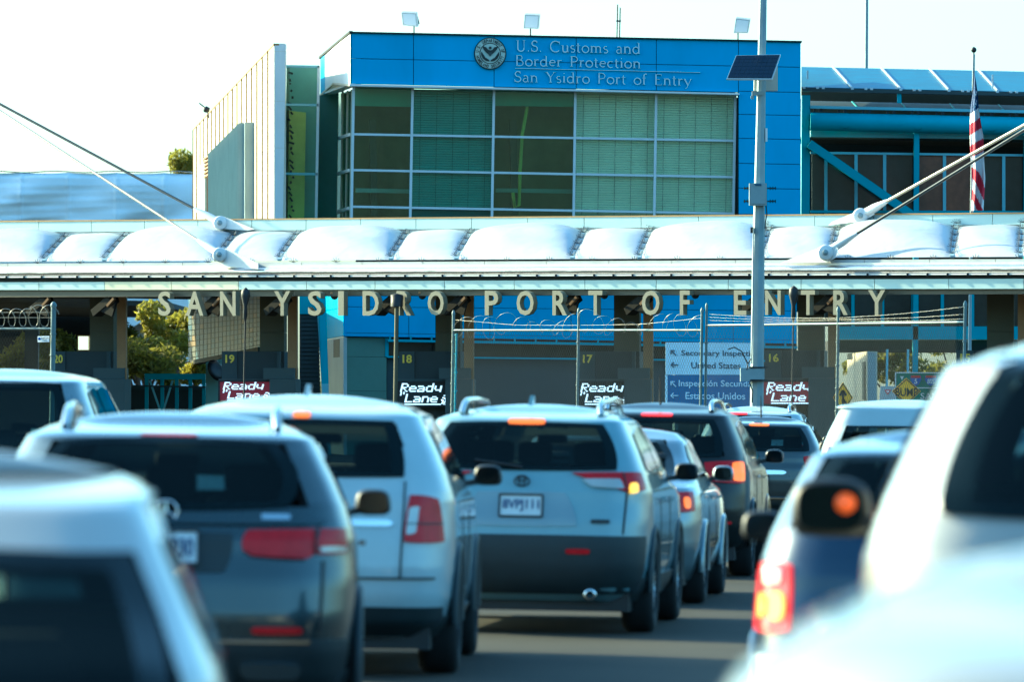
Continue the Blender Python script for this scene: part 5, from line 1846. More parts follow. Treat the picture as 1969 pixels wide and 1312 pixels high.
M_tyre = mat('tyre', (0.015, 0.016, 0.017), 0.85, 0, 0.2, 8.0)
M_rim = mat('rim', (0.35, 0.36, 0.37), 0.3, 0.8, 0.1)
M_glassc = mat('car_glass', (0.003, 0.007, 0.008), 0.04, 0, 0, spec=0.22)
G_tint = glass_mat('car_tint', (0.22, 0.28, 0.28), 0.025)
G_clear = glass_mat('car_clear', (0.75, 0.82, 0.80), 0.04)
M_liner = mat('cabin_liner', (0.03, 0.032, 0.033), 0.9, 0, 0.2)
M_seat = mat('seat_fabric', (0.035, 0.036, 0.038), 0.85, 0, 0.25, 6.0)
M_clad = mat('cladding', (0.018, 0.026, 0.030), 0.5, 0, 0.15, 5.0)
M_chrome = mat('chrome', (0.75, 0.76, 0.77), 0.08, 1.0, 0)
M_lampred = mat('lamp_red', (0.26, 0.004, 0.012), 0.25, 0, 0.25, 14.0, spec=0.3, emit=(1.0, 0.01, 0.02), estr=0.016)  # faint glow added for a richer red, on unlit lenses and reflectors too
M_lampred_on = mat('lamp_red_lit', (0.3, 0.01, 0.01), 0.15, 0, 0, emit=(1.0, 0.02, 0.02), estr=0.40)
M_lampor_on = mat('lamp_orange_lit', (0.3, 0.05, 0.01), 0.2, 0, 0, emit=(1.0, 0.15, 0.008), estr=0.50)
M_lampye_on = mat('lamp_yellow_lit', (0.3, 0.12, 0.02), 0.2, 0, 0, emit=(1.0, 0.42, 0.03), estr=0.65)
M_lampclear = mat('lamp_clear', (0.45, 0.46, 0.44), 0.1, 0.2, 0.1, coat=1.0)
M_plate = mat('plate_white', (0.62, 0.66, 0.68), 0.45, 0, 0.1, 8.0)
M_plateink = mat('plate_ink', (0.03, 0.05, 0.16), 0.5, 0, 0)
M_hl = mat('headliner', (0.06, 0.065, 0.065), 0.9, 0, 0.2)
M_amber = mat('amber_reflection_glow', (0.8, 0.12, 0.01), 0.2, 0, 0.05, emit=(1.0, 0.10, 0.01), estr=0.10)  # glow imitating an amber reflection, not a lamp


class Shape:
    """car body as stacked plan outlines (superellipses): z, rear y, front y, half width"""
    def __init__(self, lev, n=8.0, crown=0.06):
        self.lev = lev
        self.n = n
        self.crown = crown
        self.z = np.array([l[0] for l in lev])
        self.yr = np.array([l[1] for l in lev])
        self.yf = np.array([l[2] for l in lev])
        self.w = np.array([l[3] for l in lev])
        xs = np.linspace(0, 0.90, 9)
        q = [(x, -(1 - x ** n) ** (1 / n)) for x in xs]
        x9 = xs[-1]
        yl_ = np.linspace(q[-1][1], -0.0, 14)[1:]
        # corner: fill by angle
        th = np.linspace(math.atan2(-q[-1][1], q[-1][0]), 0, 15)[1:-1]
        for t in th:
            c, s = math.cos(t), math.sin(t)
            r = (c ** n + s ** n) ** (-1 / n)
            q.append((r * c, -r * s))
        q.append((1.0, 0.0))
        self.q = np.array(q)

    def at(self, z):
        z = np.clip(z, self.z[0], self.z[-1])
        return np.interp(z, self.z, self.yr), np.interp(z, self.z, self.yf), np.interp(z, self.z, self.w)

    def ring(self, z, f=1.0, dz=0.0):
        yr, yf, w = self.at(z)
        yc, L = (yr + yf) / 2, (yf - yr) / 2
        q = self.q
        pts = [(x * w * f, yc + y * L * f) for x, y in q]
        pts += [(x * w * f, yc - y * L * f) for x, y in q[-2::-1]]
        pts += [(-x * w * f, yc - y * L * f) for x, y in q[1:]]
        pts += [(-x * w * f, yc + y * L * f) for x, y in q[-2:0:-1]]
        return [(p[0], p[1], z + dz) for p in pts]

    def shell(self, sub_=4, holes=()):
        mb = MB()
        zs = []
        for i in range(len(self.z) - 1):
            for k in range(sub_):
                zs.append(self.z[i] + (self.z[i + 1] - self.z[i]) * k / sub_)
        zs.append(self.z[-1])
        rings = [self.ring(z) for z in zs]
        for f in (0.96, 0.85, 0.7, 0.5, 0.3, 0.12):
            rings.append(self.ring(zs[-1], f, self.crown * (1 - f ** 2.2)))
        m = len(rings[0])
        vs_ = [p for r in rings for p in r]
        fs_ = []
        for i in range(len(rings) - 1):
            for k in range(m):
                k2 = (k + 1) % m
                fs_.append((i * m + k, i * m + k2, (i + 1) * m + k2, (i + 1) * m + k))
        if holes:
            keep = []
            for f in fs_:
                c = np.mean([vs_[i] for i in f], axis=0)
                if not any(h(*c) for h in holes):
                    keep.append(f)
            fs_ = keep
        fs_.append(tuple((len(rings) - 1) * m + k for k in range(m)))
        fs_.append(tuple(range(m - 1, -1, -1)))
        mb.add(vs_, fs_, True)
        return mb

    def S(self, p, z, off=0.0, front=False):
        """point at arc length p (signed, + right) from the rear centre line"""
        yr, yf, w = self.at(z)
        yc, L = (yr + yf) / 2, (yf - yr) / 2
        pts = self.q * np.array([w, L])
        d = np.hypot(np.diff(pts[:, 0]), np.diff(pts[:, 1]))
        cum = np.concatenate([[0], np.cumsum(d)])
        a = abs(p)
        x, y = np.interp(a, cum, pts[:, 0]), np.interp(a, cum, pts[:, 1])
        x2, y2 = np.interp(a + 0.01, cum, pts[:, 0]), np.interp(a + 0.01, cum, pts[:, 1])
        t = np.array([x2 - x, y2 - y])
        t = t / (np.linalg.norm(t) or 1)
        nx, ny = t[1], -t[0]          # outward
        x, y = x + nx * off, y + ny * off
        sg = 1 if p >= 0 else -1
        return Vector((sg * x, yc + (-y if front else y), z))

    def side(self, y, z, off=0.0, sg=1):
        yr, yf, w = self.at(z)
        yc, L = (yr + yf) / 2, (yf - yr) / 2
        k = min(0.995, abs((y - yc) / L))
        return Vector((sg * (w * (1 - k ** self.n) ** (1 / self.n) + off), y, z))


def patch(fn, corners, k=0.25, off=0.012, nu=12, nv=8, depth=0.03):
    """rounded quad draped on a surface fn(a, b, off); corners TL TR BR BL in (a, b)"""
    TL, TR, BR, BL = [np.array(c, float) for c in corners]
    mb = MB()

    def pt(i, j, o):
        a, b = -1 + 2 * i / nu, -1 + 2 * j / nv
        a2, b2 = a * math.sqrt(max(0, 1 - b * b * k)), b * math.sqrt(max(0, 1 - a * a * k))
        u, v = (a2 + 1) / 2, (b2 + 1) / 2
        q = (TL * (1 - u) + TR * u) * (1 - v) + (BL * (1 - u) + BR * u) * v
        return fn(q[0], q[1], o)
    g = [[pt(i, j, off) for i in range(nu + 1)] for j in range(nv + 1)]
    vs_ = [p for r in g for p in r]
    fs_ = []
    for j in range(nv):
        for i in range(nu):
            a = j * (nu + 1) + i
            fs_.append((a, a + 1, a + nu + 2, a + nu + 1))
    mb.add(vs_, fs_, True)
    rim = [(i, 0) for i in range(nu)] + [(nu, j) for j in range(nv)] + [(i, nv) for i in range(nu, 0, -1)] + [(0, j) for j in range(nv, 0, -1)]
    o1 = [pt(i, j, off) for i, j in rim]
    o2 = [pt(i, j, off - depth) for i, j in rim]
    n = len(rim)
    mb.add(o1 + o2, [(i, (i + 1) % n, n + (i + 1) % n, n + i) for i in range(n)])
    return mb


def quad_hole(cs, mid, rear):
    (x0, zt), (x1, zb) = cs[1], cs[2]

    def test(x, y, z):
        if (y < mid) != rear or not (zb + 0.02 < z < zt - 0.02):
            return False
        t = (zt - z) / (zt - zb)
        return abs(x) < (x0 + (x1 - x0) * t) * 0.95
    return test


def glass_patch(fn, corners, k, off, nu=32, nv=12):
    """pane and its opaque black border as two meshes"""
    full = patch(fn, corners, k, off, nu, nv)
    pane, seal = MB(), MB()
    nf = nu * nv
    for i, f in enumerate(full.f):
        if i < nf:
            r, c = divmod(i, nu)
            tgt = seal if (c < 2 or c >= nu - 2 or r < 1 or r >= nv - 1) else pane
        else:
            tgt = seal
        tgt.f.append(f)
        tgt.sm.append(True)
    for tgt in (pane, seal):
        idx = {}
        nf_ = []
        for f in tgt.f:
            nf_.append(tuple(idx.setdefault(i, len(idx)) for i in f))
        tgt.v = [full.v[i] for i in sorted(idx, key=idx.get)]
        tgt.f = nf_
    return pane, seal


def blob(mb, c, rx, ry, rz, e=0.35):
    def sp(v, p):
        return math.copysign(abs(v) ** p, v)

    def f(u, v):
        a, b = 2 * math.pi * u, math.pi * (v - 0.5)
        return Vector((c[0] + rx * sp(math.cos(b), e) * sp(math.cos(a), e), c[1] + ry * sp(math.cos(b), e) * sp(math.sin(a), e), c[2] + rz * sp(math.sin(b), e)))
    mb.grid(f, 12, 8)


def suv_levels(L, W, Ht, belt=1.08, rear=1.0, top_w=0.70, slope=1.0):
    h = W / 2
    k = Ht - 0.05
    g = lambda f: belt + (k - belt) * f
    return [(0.24, 0.22, L - .2, h * .88), (0.34, 0.07, L - .1, h * .95), (0.5, 0.01, L - .03, h * .99), (0.66, 0.0, L, h), (0.84, 0.02 * rear, L - .03, h),
            (belt - .13, 0.05 * rear, L - .12, h * .993), (belt - .06, 0.06 * rear, L - .5, h * .985), (belt, 0.08 * rear, L - 1.2, h * .965), (g(.2), 0.12 * rear, L - 1.4, h * .93),
            (g(.45), 0.20 * rear * slope, L - 1.65, h * .87), (g(.7), 0.29 * rear * slope, L - 1.95, h * .80), (k - .065, 0.37 * rear * slope, L - 2.2, h * .75), (k - .045, 0.43 * rear * slope, L - 2.3, h * top_w), (k - .02, 0.72 * rear * slope, L - 2.45, h * (top_w - .045)), (k, max(1.25, 0.72 * rear * slope + 0.45), L - 2.6, h * (top_w - .11))]


def sedan_levels(L, W, Ht):
    h = W / 2
    k = Ht - 0.04
    return [(0.2, 0.2, L - .2, h * .9), (0.32, 0.06, L - .1, h * .96), (0.5, 0.0, L - .02, h), (0.7, 0.0, L, h), (0.86, 0.04, L - .1, h * .99), (0.95, 0.08, L - .5, h * .97),
            (1.0, 0.16, L - 1.0, h * .94), (1.04, 0.55, L - 1.35, h * .91), (1.14, 0.85, L - 1.6, h * .87), (1.26, 1.15, L - 1.85, h * .80), (k - .07, 1.4, L - 2.1, h * .74), (k, 1.7, L - 2.35, h * .64)]


VPX = 2100
ROADZ = -math.radians(5.3)


SQ = lambda v: math.copysign(abs(v) ** 0.6, v)


def car(label, cat_name, D, cx, sh, body, cfg, group='vehicles queuing towards the booths', yaw=0.0):
    base = P(cx, 768 + (cx - 984.5) * ROLL, D)
    th = thing(cat_name, label, 'car', Vector((base.x, base.y, 0)), ROADZ + yaw, group)
    bld_ = lambda mb, nm, m, par=None: (mb.build(nm, m, th, True) if par is None else sub(mb.build(nm, m, th, True), par))
    mid = (sh.lev[3][1] + sh.lev[3][2]) / 2
    cut = [quad_hole(cs, mid, True) for nm, cs, k in cfg.get('glass', [])]
    if 'windshield' in cfg:
        cut.append(quad_hole(cfg['windshield'], mid, False))
    bld_(sh.shell(4, cut), 'body', body)
    lin_ = Shape([(max(l[0], .62) if i == 0 else l[0] - (.035 if l[0] > 1.3 else 0), l[1] + .05, l[2] - .05, l[3] * .95) for i, l in enumerate([q for q in sh.lev if q[0] > .6])], sh.n, sh.crown)
    bld_(lin_.shell(4, [quad_hole([(c_[0] * 1.06, c_[1] + d_) for c_, d_ in zip(cs, (.03, .03, -.04, -.04))], mid, r_) for cs, r_ in [(g_[1], True) for g_ in cfg.get('glass', [])] + ([(cfg['windshield'], False)] if 'windshield' in cfg else [])]), 'cabin_liner', M_liner)
    zb_ = cfg['glass'][0][1][2][1]
    ys_ = cfg.get('seat_y', 1.15)
    for y_, xs_, nm_ in ((ys_, (-.42, 0.0, .42), 'rear_seat'), (ys_ + 1.0, (-.38, .38), 'front_seat')):
        for x_ in xs_:
            st_ = MB()
            blob(st_, (x_, y_, zb_ - .28), .21 if nm_ == 'rear_seat' else .25, .09, .32)
            so_ = bld_(st_, nm_, M_seat)
            hr_ = MB()
            blob(hr_, (x_, y_ + .02, zb_ + .12), .13, .06, .085)
            bld_(hr_, 'headrest', M_seat, so_)
    bld_(MB().beam(Vector((-.55, mid + .75, zb_ - .12)), Vector((.55, mid + .75, zb_ - .12)), .3, .12), 'dashboard', M_liner)
    im_ = MB()
    blob(im_, (0, mid + .35, zb_ + .22), .12, .02, .035)
    bld_(im_, 'inner_mirror', M_liner)
    R = lambda p, z, o: sh.S(p, z, o)
    FR = lambda p, z, o: sh.S(p, z, o, True)
    # glass
    for nm, cs, k in cfg.get('glass', []):
        pane_, seal_ = glass_patch(R, cs, k, 0.012)
        po_ = bld_(pane_, nm, G_tint)
        bld_(seal_, 'window_border', M_glassc, po_)
    if 'windshield' in cfg:
        pane_, seal_ = glass_patch(FR, cfg['windshield'], 0.12, 0.012, 20, 10)
        po_ = bld_(pane_, 'windshield', G_clear)
        bld_(seal_, 'window_border', M_glassc, po_)
    for sg in (1, -1):
        for cs in cfg.get('side_glass', []):
            bld_(patch(lambda y, z, o: sh.side(y, z, o, sg), cs, 0.15, 0.010, 12, 6), 'side_window', M_glassc)
    # panels such as cladding bumpers, lamps
    for nm, m, cs, k, off, both in cfg.get('rear', []):
        for sg in ((1, -1) if both else (1,)):
            c2 = cs if sg == 1 else [(-cs[1][0], cs[1][1]), (-cs[0][0], cs[0][1]), (-cs[3][0], cs[3][1]), (-cs[2][0], cs[2][1])]
            bld_(patch(R, c2, k, off, 14, 7, 0.05), nm, m)
    for nm, m, cs, k, off in cfg.get('sides', []):
        for sg in (1, -1):
            bld_(patch(lambda y, z, o: sh.side(y, z, o, sg), cs, k, off, 16, 4, 0.04), nm, m)
    # number plate
    if 'plate' in cfg:
        z, txt = cfg['plate']
        pl = bld_(patch(R, [(-.155, z + .078), (.155, z + .078), (.155, z - .078), (-.155, z - .078)], 0.02, 0.022, 4, 2), 'license_plate', M_plate)
        a, b, c = [sh.S(x_, z_, 0.026) for x_, z_ in ((-.135, z + .045), (.135, z + .045), (-.135, z - .045))]
        bld_(text_mb(txt, (a, b, c), 0.002, 0.02), 'plate_number', M_plateink, pl)
        fr = MB()
        for p, q in (((-.16, z + .08), (.16, z + .08)), ((-.16, z - .08), (.16, z - .08)), ((-.16, z - .08), (-.16, z + .08)), ((.16, z - .08), (.16, z + .08))):
            fr.beam(sh.S(p[0], p[1], 0.024), sh.S(q[0], q[1], 0.024), 0.014)
        bld_(fr, 'plate_frame', M_blackplastic, pl)
    if 'badge' in cfg:
        z, r, kind = cfg['badge']
        c = sh.S(0, z, 0.02)
        mb = MB()
        nrm = Vector((0, -1, 0))
        t = lambda a, rr, rz_: c + Vector((rr * math.cos(a), 0, rz_ * math.sin(a)))
        mb.tube([t(2 * math.pi * i / 24, r, r * (0.72 if kind == 'oval' else 1)) for i in range(25)], r * 0.11, 5, caps=False)
        if kind == 'oval':
            mb.tube([t(2 * math.pi * i / 16, r * .38, r * .68) for i in range(17)], r * 0.09, 5, caps=False)
            mb.tube([c + Vector((r * .62 * math.cos(2 * math.pi * i / 16), 0, r * .3 + r * .28 * math.sin(2 * math.pi * i / 16))) for i in range(17)], r * 0.09, 5, caps=False)
        elif kind == 'star':
            for a in (90, 210, 330):
                mb.tube([c, t(math.radians(a), r, r)], [r * .12, r * .05], 5)
        else:
            mb.add([t(2 * math.pi * i / 24, r, r * .5) for i in range(24)], [tuple(range(24))])
        bld_(mb, 'badge', M_blackplastic if kind == 'oval' else M_chrome)
    # wheels
    rw_, wb0, wb1, wd = cfg.get('wheel', (0.36, 0.95, 3.65, 0.24))
    Wh = sh.w.max()
    for wy in (wb0, wb1):
        for sg in (1, -1):
            c = Vector((sg * (Wh - wd + 0.012), wy, rw_))
            ax = (sg, 0, 0)
            ty = MB().lathe([(rw_ * .62, 0.0), (rw_ * .93, 0.0), (rw_ * .99, 0.03), (rw_, 0.07), (rw_, wd - .07), (rw_ * .99, wd - .03), (rw_ * .93, wd), (rw_ * .66, wd - .005), (rw_ * .64, wd - .04)], c, ax, 32)
            wo = thing_part = bld_(MB().lathe([(0.0, wd - .05), (rw_ * .2, wd - .03), (rw_ * .25, wd - .06), (rw_ * .6, wd - .09), (rw_ * .64, wd - .03), (rw_ * .655, wd - .02)], c, ax, 28), 'wheel', M_rim)
            bld_(ty, 'tyre', M_tyre, wo)
            spk = MB()
            for q in range(5):
                a = 2 * math.pi * q / 5 + 0.3
                o = Vector((sg * (wd - .03), 0, 0))
                spk.beam(c + o + Vector((0, .06 * math.cos(a), .06 * math.sin(a))), c + o + Vector((0, rw_ * .62 * math.cos(a), rw_ * .62 * math.sin(a))), 0.05, 0.02, up=(1, 0, 0))
            bld_(spk, 'spokes', M_rim, wo)
            arch = MB()
            prof = []
            for q in range(15):
                a = math.radians(-8 + 196 * q / 14)
                prof.append(Vector((sg * (Wh - 0.005), wy + (rw_ + .045) * math.cos(a), rw_ + (rw_ + .045) * math.sin(a))))
            arch.tube(prof, 0.028, 6)
            bld_(arch, 'wheel_arch', cfg.get('arch', M_clad))
    # mirrors
    if cfg.get('mirror'):
        my, mz = cfg['mirror']
        for sg in (1, -1):
            s0 = sh.side(my, mz, 0, sg)
            c = s0 + Vector((sg * cfg.get('mirror_out', 0.145), 0.02, 0.06))
            k = cfg.get('mirror_k', 0.82)
            mb = MB()
            mb.grid(lambda u, v: c + Vector((0.115 * k * SQ(math.cos(2 * math.pi * u)) * math.sin(math.pi * v) ** .45 * (1 - .12 * math.sin(2 * math.pi * u)), -0.03 + 0.09 * (1 - math.cos(math.pi * v)) * .6, 0.085 * k * SQ(math.sin(2 * math.pi * u)) * math.sin(math.pi * v) ** .45)), 24, 8)
            mo = bld_(mb, 'side_mirror', cfg.get('mirror_mat', M_blackplastic))
            bld_(MB().beam(s0 + Vector((-sg * .02, .02, .0)), c + Vector((0, .04, -.03)), 0.05, 0.04), 'mirror_arm', M_blackplastic, mo)
            gm = MB()
            gm.add([c + Vector((0.095 * k * SQ(math.cos(2 * math.pi * i / 24)), -0.035, 0.068 * k * SQ(math.sin(2 * math.pi * i / 24)))) for i in range(24)], [tuple(range(24))])
            bld_(gm, 'mirror_glass', cfg.get('mirror_glass', M_chrome if cfg.get('bright_mirror') else M_glassc), mo)
            if cfg.get('mirror_amber') and sg == -1:
                bld_(MB().lathe([(0, -.02), (.028, -.012), (.034, 0), (0, .01)], c + Vector((0.05, -0.04, 0.015)), (0, -1, 0), 14), 'amber_reflection', M_amber, mo)  # reflection in the mirror glass, modelled as a glowing amber disc
    # roof rails, antenna
    zt = sh.z[-1]
    if cfg.get('rails'):
        y0, y1, m = cfg['rails']
        for sg in (1, -1):
            yr, yf, w = sh.at(zt)
            xx = sg * w * 0.93
            z0 = zt + 0.0
            pth = [Vector((xx * 1.02, y0, z0 - .02)), Vector((xx, y0 + .07, z0 + .045)), Vector((xx, y0 + .3, z0 + .075)), Vector((xx, (y0 + y1) / 2, z0 + .085)), Vector((xx, y1 - .3, z0 + .07)), Vector((xx * 1.02, y1, z0 - .02))]
            ro = bld_(MB().tube(pth, 0.022, 8), 'roof_rail', m)
            bld_(MB().beam(Vector((xx, y0 + .16, z0 - .03)), Vector((xx, y0 + .16, z0 + .06)), 0.05, 0.09), 'rail_foot', M_blackplastic, ro)
    if cfg.get('fin'):
        y0 = cfg['fin']
        z0 = zt + sh.crown - 0.01
        mb = MB().prism([(-.02, y0, z0), (-.02, y0 + .2, z0), (-.005, y0 + .06, z0 + .07), (-.005, y0 + .015, z0 + .075)], (0.03, 0, 0))
        bld_(mb, 'antenna_fin', cfg.get('fin_mat', body))
    if cfg.get('whip'):
        y0 = cfg['whip']
        z0 = zt + sh.crown - 0.02
        bld_(MB().tube([Vector((0, y0, z0)), Vector((0, y0 - .15, z0 + .3))], [0.012, 0.004], 6), 'antenna', M_blackplastic)
    if cfg.get('exhaust'):
        x0, z0 = cfg['exhaust']
        bld_(MB().lathe([(.03, 0), (.045, 0), (.05, .02), (.05, .25), (.0, .25)], Vector((x0, 0.06, z0)), (0, 1, 0), 16), 'exhaust_tip', M_chrome)
    if cfg.get('wiper'):
        z0 = cfg['wiper']
        bld_(MB().tube([sh.S(0.0, z0, .03), sh.S(-.2, z0 + .03, .025), sh.S(-.36, z0 + .05, .02)], 0.009, 5), 'rear_wiper', M_blackplastic)
    if cfg.get('handles'):
        for y0, z0 in cfg['handles']:
            for sg in (1, -1):
                bld_(MB().beam(sh.side(y0 - .09, z0, .03, sg), sh.side(y0 + .09, z0, .03, sg), 0.03, 0.025), 'door_handle', cfg.get('handle_mat', body))
    zb = cfg.get('belt_z', 1.0)
    for y0 in cfg.get('seams', (1.62, 2.62)):
        for sg in (1, -1):
            bld_(patch(lambda y, z, o: sh.side(y, z, o, sg), [(y0, zb), (y0 + .012, zb), (y0 + .012, .42), (y0, .42)], 0.0, 0.004, 2, 6, 0.01), 'door_seam', M_blackplastic)
    # underbody
    bld_(MB().box(-Wh * .85, 0.25, 0.17, Wh * .85, sh.lev[0][2] - .15, 0.34), 'underbody', M_blackplastic)
    return th


def lamp_pts(cx, z, sh, r, m, name, th):
    pass


P_white = paint('paint_white', (0.45, 0.53, 0.56))
P_whiten = paint('paint_cream_white', (0.36, 0.355, 0.33))
P_white2 = paint('paint_pearl', (0.22, 0.33, 0.375))
P_silver = paint('paint_silver', (0.22, 0.26, 0.28), 0.5, 0.28)
P_grey = paint('paint_graphite', (0.036, 0.052, 0.058), 0.5, 0.26)
P_black = mat('paint_black', (0.010, 0.012, 0.012), 0.3, 0.0, 0.02, coat=0.25, spec=0.3)
P_blue = paint('paint_navy', (0.004, 0.018, 0.055), 0.2, 0.3)
P_mid = paint('paint_midgrey', (0.045, 0.058, 0.062), 0.4, 0.28)

sgl = lambda L, belt, top: [[(1.0, top - .06), (1.75, top), (1.85, belt + .05), (0.75, belt + .10)], [(1.83, top), (2.6, top - .01), (2.7, belt + .04), (1.92, belt + .05)], [(2.68, top - .01), (L - 2.15, top - .12), (L - 1.6, belt + .03), (2.78, belt + .04)]]

# white crossover with black bumper, centre
sh = Shape(suv_levels(4.6, 1.87, 1.70, 1.12, 1.15), 8.5, 0.055)
car('white crossover with black lower bumper and lit centre brake lamp in middle of the queue', 'queuing_car', 46.3, 1004, sh, P_white2, dict(
    glass=[('rear_window', [(-.60, 1.575), (.60, 1.575), (.745, 1.215), (-.745, 1.215)], 0.12)],
    windshield=[(-.55, 1.56), (.55, 1.56), (.7, 1.2), (-.7, 1.2)], side_glass=sgl(4.6, 1.12, 1.56),
    rear=[('rear_bumper', M_clad, [(-1.10, .74), (1.10, .74), (1.02, .30), (-1.02, .30)], 0.05, 0.02, False),
          ('brake_lamp', M_lampor_on, [(-.14, 1.60), (.14, 1.60), (.14, 1.555), (-.14, 1.555)], 0.2, 0.02, False),
          ('tail_light', M_lampred, [(.34, 1.205), (.98, 1.215), (1.06, 1.08), (.80, 1.06)], 0.10, 0.022, True),
          ('tail_light_clear', M_lampclear, [(.44, 1.16), (.72, 1.165), (.76, 1.09), (.52, 1.10)], 0.12, 0.026, True),
          ('lens_divider', M_blackplastic, [(.74, 1.205), (.75, 1.205), (.79, 1.07), (.78, 1.07)], 0.0, 0.03, True),
          ('brake_bulb', M_lampye_on, [(.80, 1.135), (.875, 1.135), (.875, 1.055), (.80, 1.055)], 0.45, 0.035, False),
          ('reflector', M_lampred, [(.34, .64), (.52, .64), (.52, .60), (.34, .60)], 0.2, 0.032, True),
          ('tailgate_garnish', P_silver, [(-.34, 1.06), (.34, 1.06), (.44, .80), (-.44, .80)], 0.10, 0.008, False),
          ('tailgate_seam', M_blackplastic, [(.79, 1.06), (.802, 1.06), (.772, .75), (.76, .75)], 0.0, 0.012, True),
          ('model_badge', M_blackplastic, [(.52, .86), (.66, .86), (.66, .83), (.52, .83)], 0.1, 0.014, False)],
    sides=[('side_cladding', M_clad, [(0.3, .42), (4.3, .42), (4.3, .24), (.3, .24)], 0.02, 0.02)],
    plate=(.955, '8VPJ111'), badge=(1.135, 0.055, 'oval'), wheel=(.37, .95, 3.64, .24), mirror=(3.0, 1.13), rails=(0.75, 2.9, M_chrome), fin=0.72,
    exhaust=(.52, .30), wiper=1.235, handles=[(1.55, 1.0), (2.5, .98)]))

# white wide SUV behind it
sh = Shape(suv_levels(4.78, 1.95, 1.74, 1.16, 1.0), 8, 0.06)
car('white wagon with tall red tail lamp between graphite car and centre crossover', 'queuing_car', 38.7, 572, sh, P_white, dict(
    glass=[('rear_window', [(-.60, 1.60), (.60, 1.60), (.69, 1.24), (-.69, 1.24)], 0.08)],
    windshield=[(-.55, 1.58), (.55, 1.58), (.7, 1.24), (-.7, 1.24)], side_glass=sgl(4.78, 1.16, 1.6),
    rear=[('rear_bumper', M_clad, [(-1.05, .44), (1.05, .44), (1.0, .25), (-1.0, .25)], 0.05, 0.02, False),
          ('brake_lamp', M_lampor_on, [(-.05, 1.645), (.06, 1.645), (.06, 1.605), (-.05, 1.605)], 0.3, 0.02, False),
          ('tail_light', M_lampred, [(.70, 1.145), (.90, 1.12), (1.0, .84), (.66, .84)], 0.10, 0.022, True),
          ('lens_divider', M_blackplastic, [(.68, .965), (.95, .965), (.95, .955), (.68, .955)], 0.0, 0.03, True),
          ('tail_light_clear', M_lampclear, [(.695, 1.06), (.76, 1.07), (.74, .90), (.675, .89)], 0.12, 0.03, True),
          ('tailgate_seam', M_blackplastic, [(.665, 1.22), (.675, 1.22), (.655, .62), (.645, .62)], 0.0, 0.012, True),
          ('bumper_seam', M_blackplastic, [(-.9, .625), (.9, .625), (.9, .612), (-.9, .612)], 0.0, 0.012, False),
          ('tailgate_garnish', M_chrome, [(-.6, .98), (.6, .98), (.6, .94), (-.6, .94)], 0.1, 0.014, False)],
    sides=[('side_cladding', M_clad, [(0.3, .38), (4.5, .38), (4.5, .24), (.3, .24)], 0.02, 0.02)],
    plate=(.80, '7KRX204'), badge=(1.08, 0.07, 'disc'), wheel=(.38, .98, 3.82, .25), mirror=(3.05, 1.17), wiper=1.25, fin=0.9, handles=[(1.6, 1.05), (2.6, 1.03)]), yaw=0.06)

# graphite crossover, nearer left
sh = Shape(suv_levels(4.66, 1.89, 1.64, 1.10, 1.25), 7, 0.06)
car('graphite grey crossover with round star badge and wide red tail lamps at lower left', 'queuing_car', 30.2, 322, sh, P_grey, dict(
    glass=[('rear_window', [(-.59, 1.53), (.59, 1.53), (.68, 1.18), (-.68, 1.18)], 0.24)],
    windshield=[(-.52, 1.5), (.52, 1.5), (.7, 1.2), (-.7, 1.2)], side_glass=sgl(4.66, 1.10, 1.5),
    rear=[('rear_bumper', M_clad, [(-1.05, .56), (1.05, .56), (1.0, .28), (-1.0, .28)], 0.05, 0.02, False),
          ('brake_lamp', M_lampred, [(-.14, 1.55), (.14, 1.55), (.14, 1.535), (-.14, 1.535)], 0.25, 0.02, False),
          ('tail_light', M_lampred, [(.38, 1.09), (.96, 1.10), (.98, .97), (.36, .98)], 0.12, 0.022, True),
          ('tail_light_strip', M_lampred, [(.38, 1.01), (.72, 1.0), (.70, .95), (.40, .965)], 0.2, 0.03, True),
          ('tailgate_crease', P_grey, [(-.8, 1.14), (.8, 1.14), (.8, 1.115), (-.8, 1.115)], 0.1, 0.02, False),
          ('plate_recess', M_clad, [(-.34, 1.075), (.34, 1.075), (.30, .88), (-.30, .88)], 0.10, 0.010, False),
          ('tailgate_seam', M_blackplastic, [(.78, .94), (.79, .94), (.77, .60), (.76, .60)], 0.0, 0.012, True),
          ('lens_divider', M_blackplastic, [(.72, 1.095), (.73, 1.095), (.73, .97), (.72, .97)], 0.0, 0.036, True),
          ('lens_clear', M_lampclear, [(.74, 1.01), (.92, 1.01), (.92, .985), (.74, .985)], 0.1, 0.034, True),
          ('bumper_step', M_chrome, [(-.7, .555), (.7, .555), (.7, .54), (-.7, .54)], 0.0, 0.03, False),
          ('model_badge', M_chrome, [(.46, 1.165), (.60, 1.165), (.60, 1.14), (.46, 1.14)], 0.1, 0.014, False),
          ('reflector', M_lampred, [(.42, .62), (.66, .62), (.66, .585), (.42, .585)], 0.2, 0.034, True),
          ('exhaust_trim', M_chrome, [(.36, .44), (.66, .44), (.64, .36), (.38, .36)], 0.25, 0.04, True)],
    sides=[('side_cladding', M_clad, [(0.3, .40), (4.4, .40), (4.4, .24), (.3, .24)], 0.02, 0.02)],
    plate=(1.0, '6TLM930'), badge=(1.17, 0.055, 'star'), wheel=(.37, .92, 3.79, .25), mirror=(3.0, 1.12), rails=(0.95, 2.9, M_chrome), wiper=1.215, handles=[(1.55, 1.0), (2.5, .98)]), yaw=0.125)

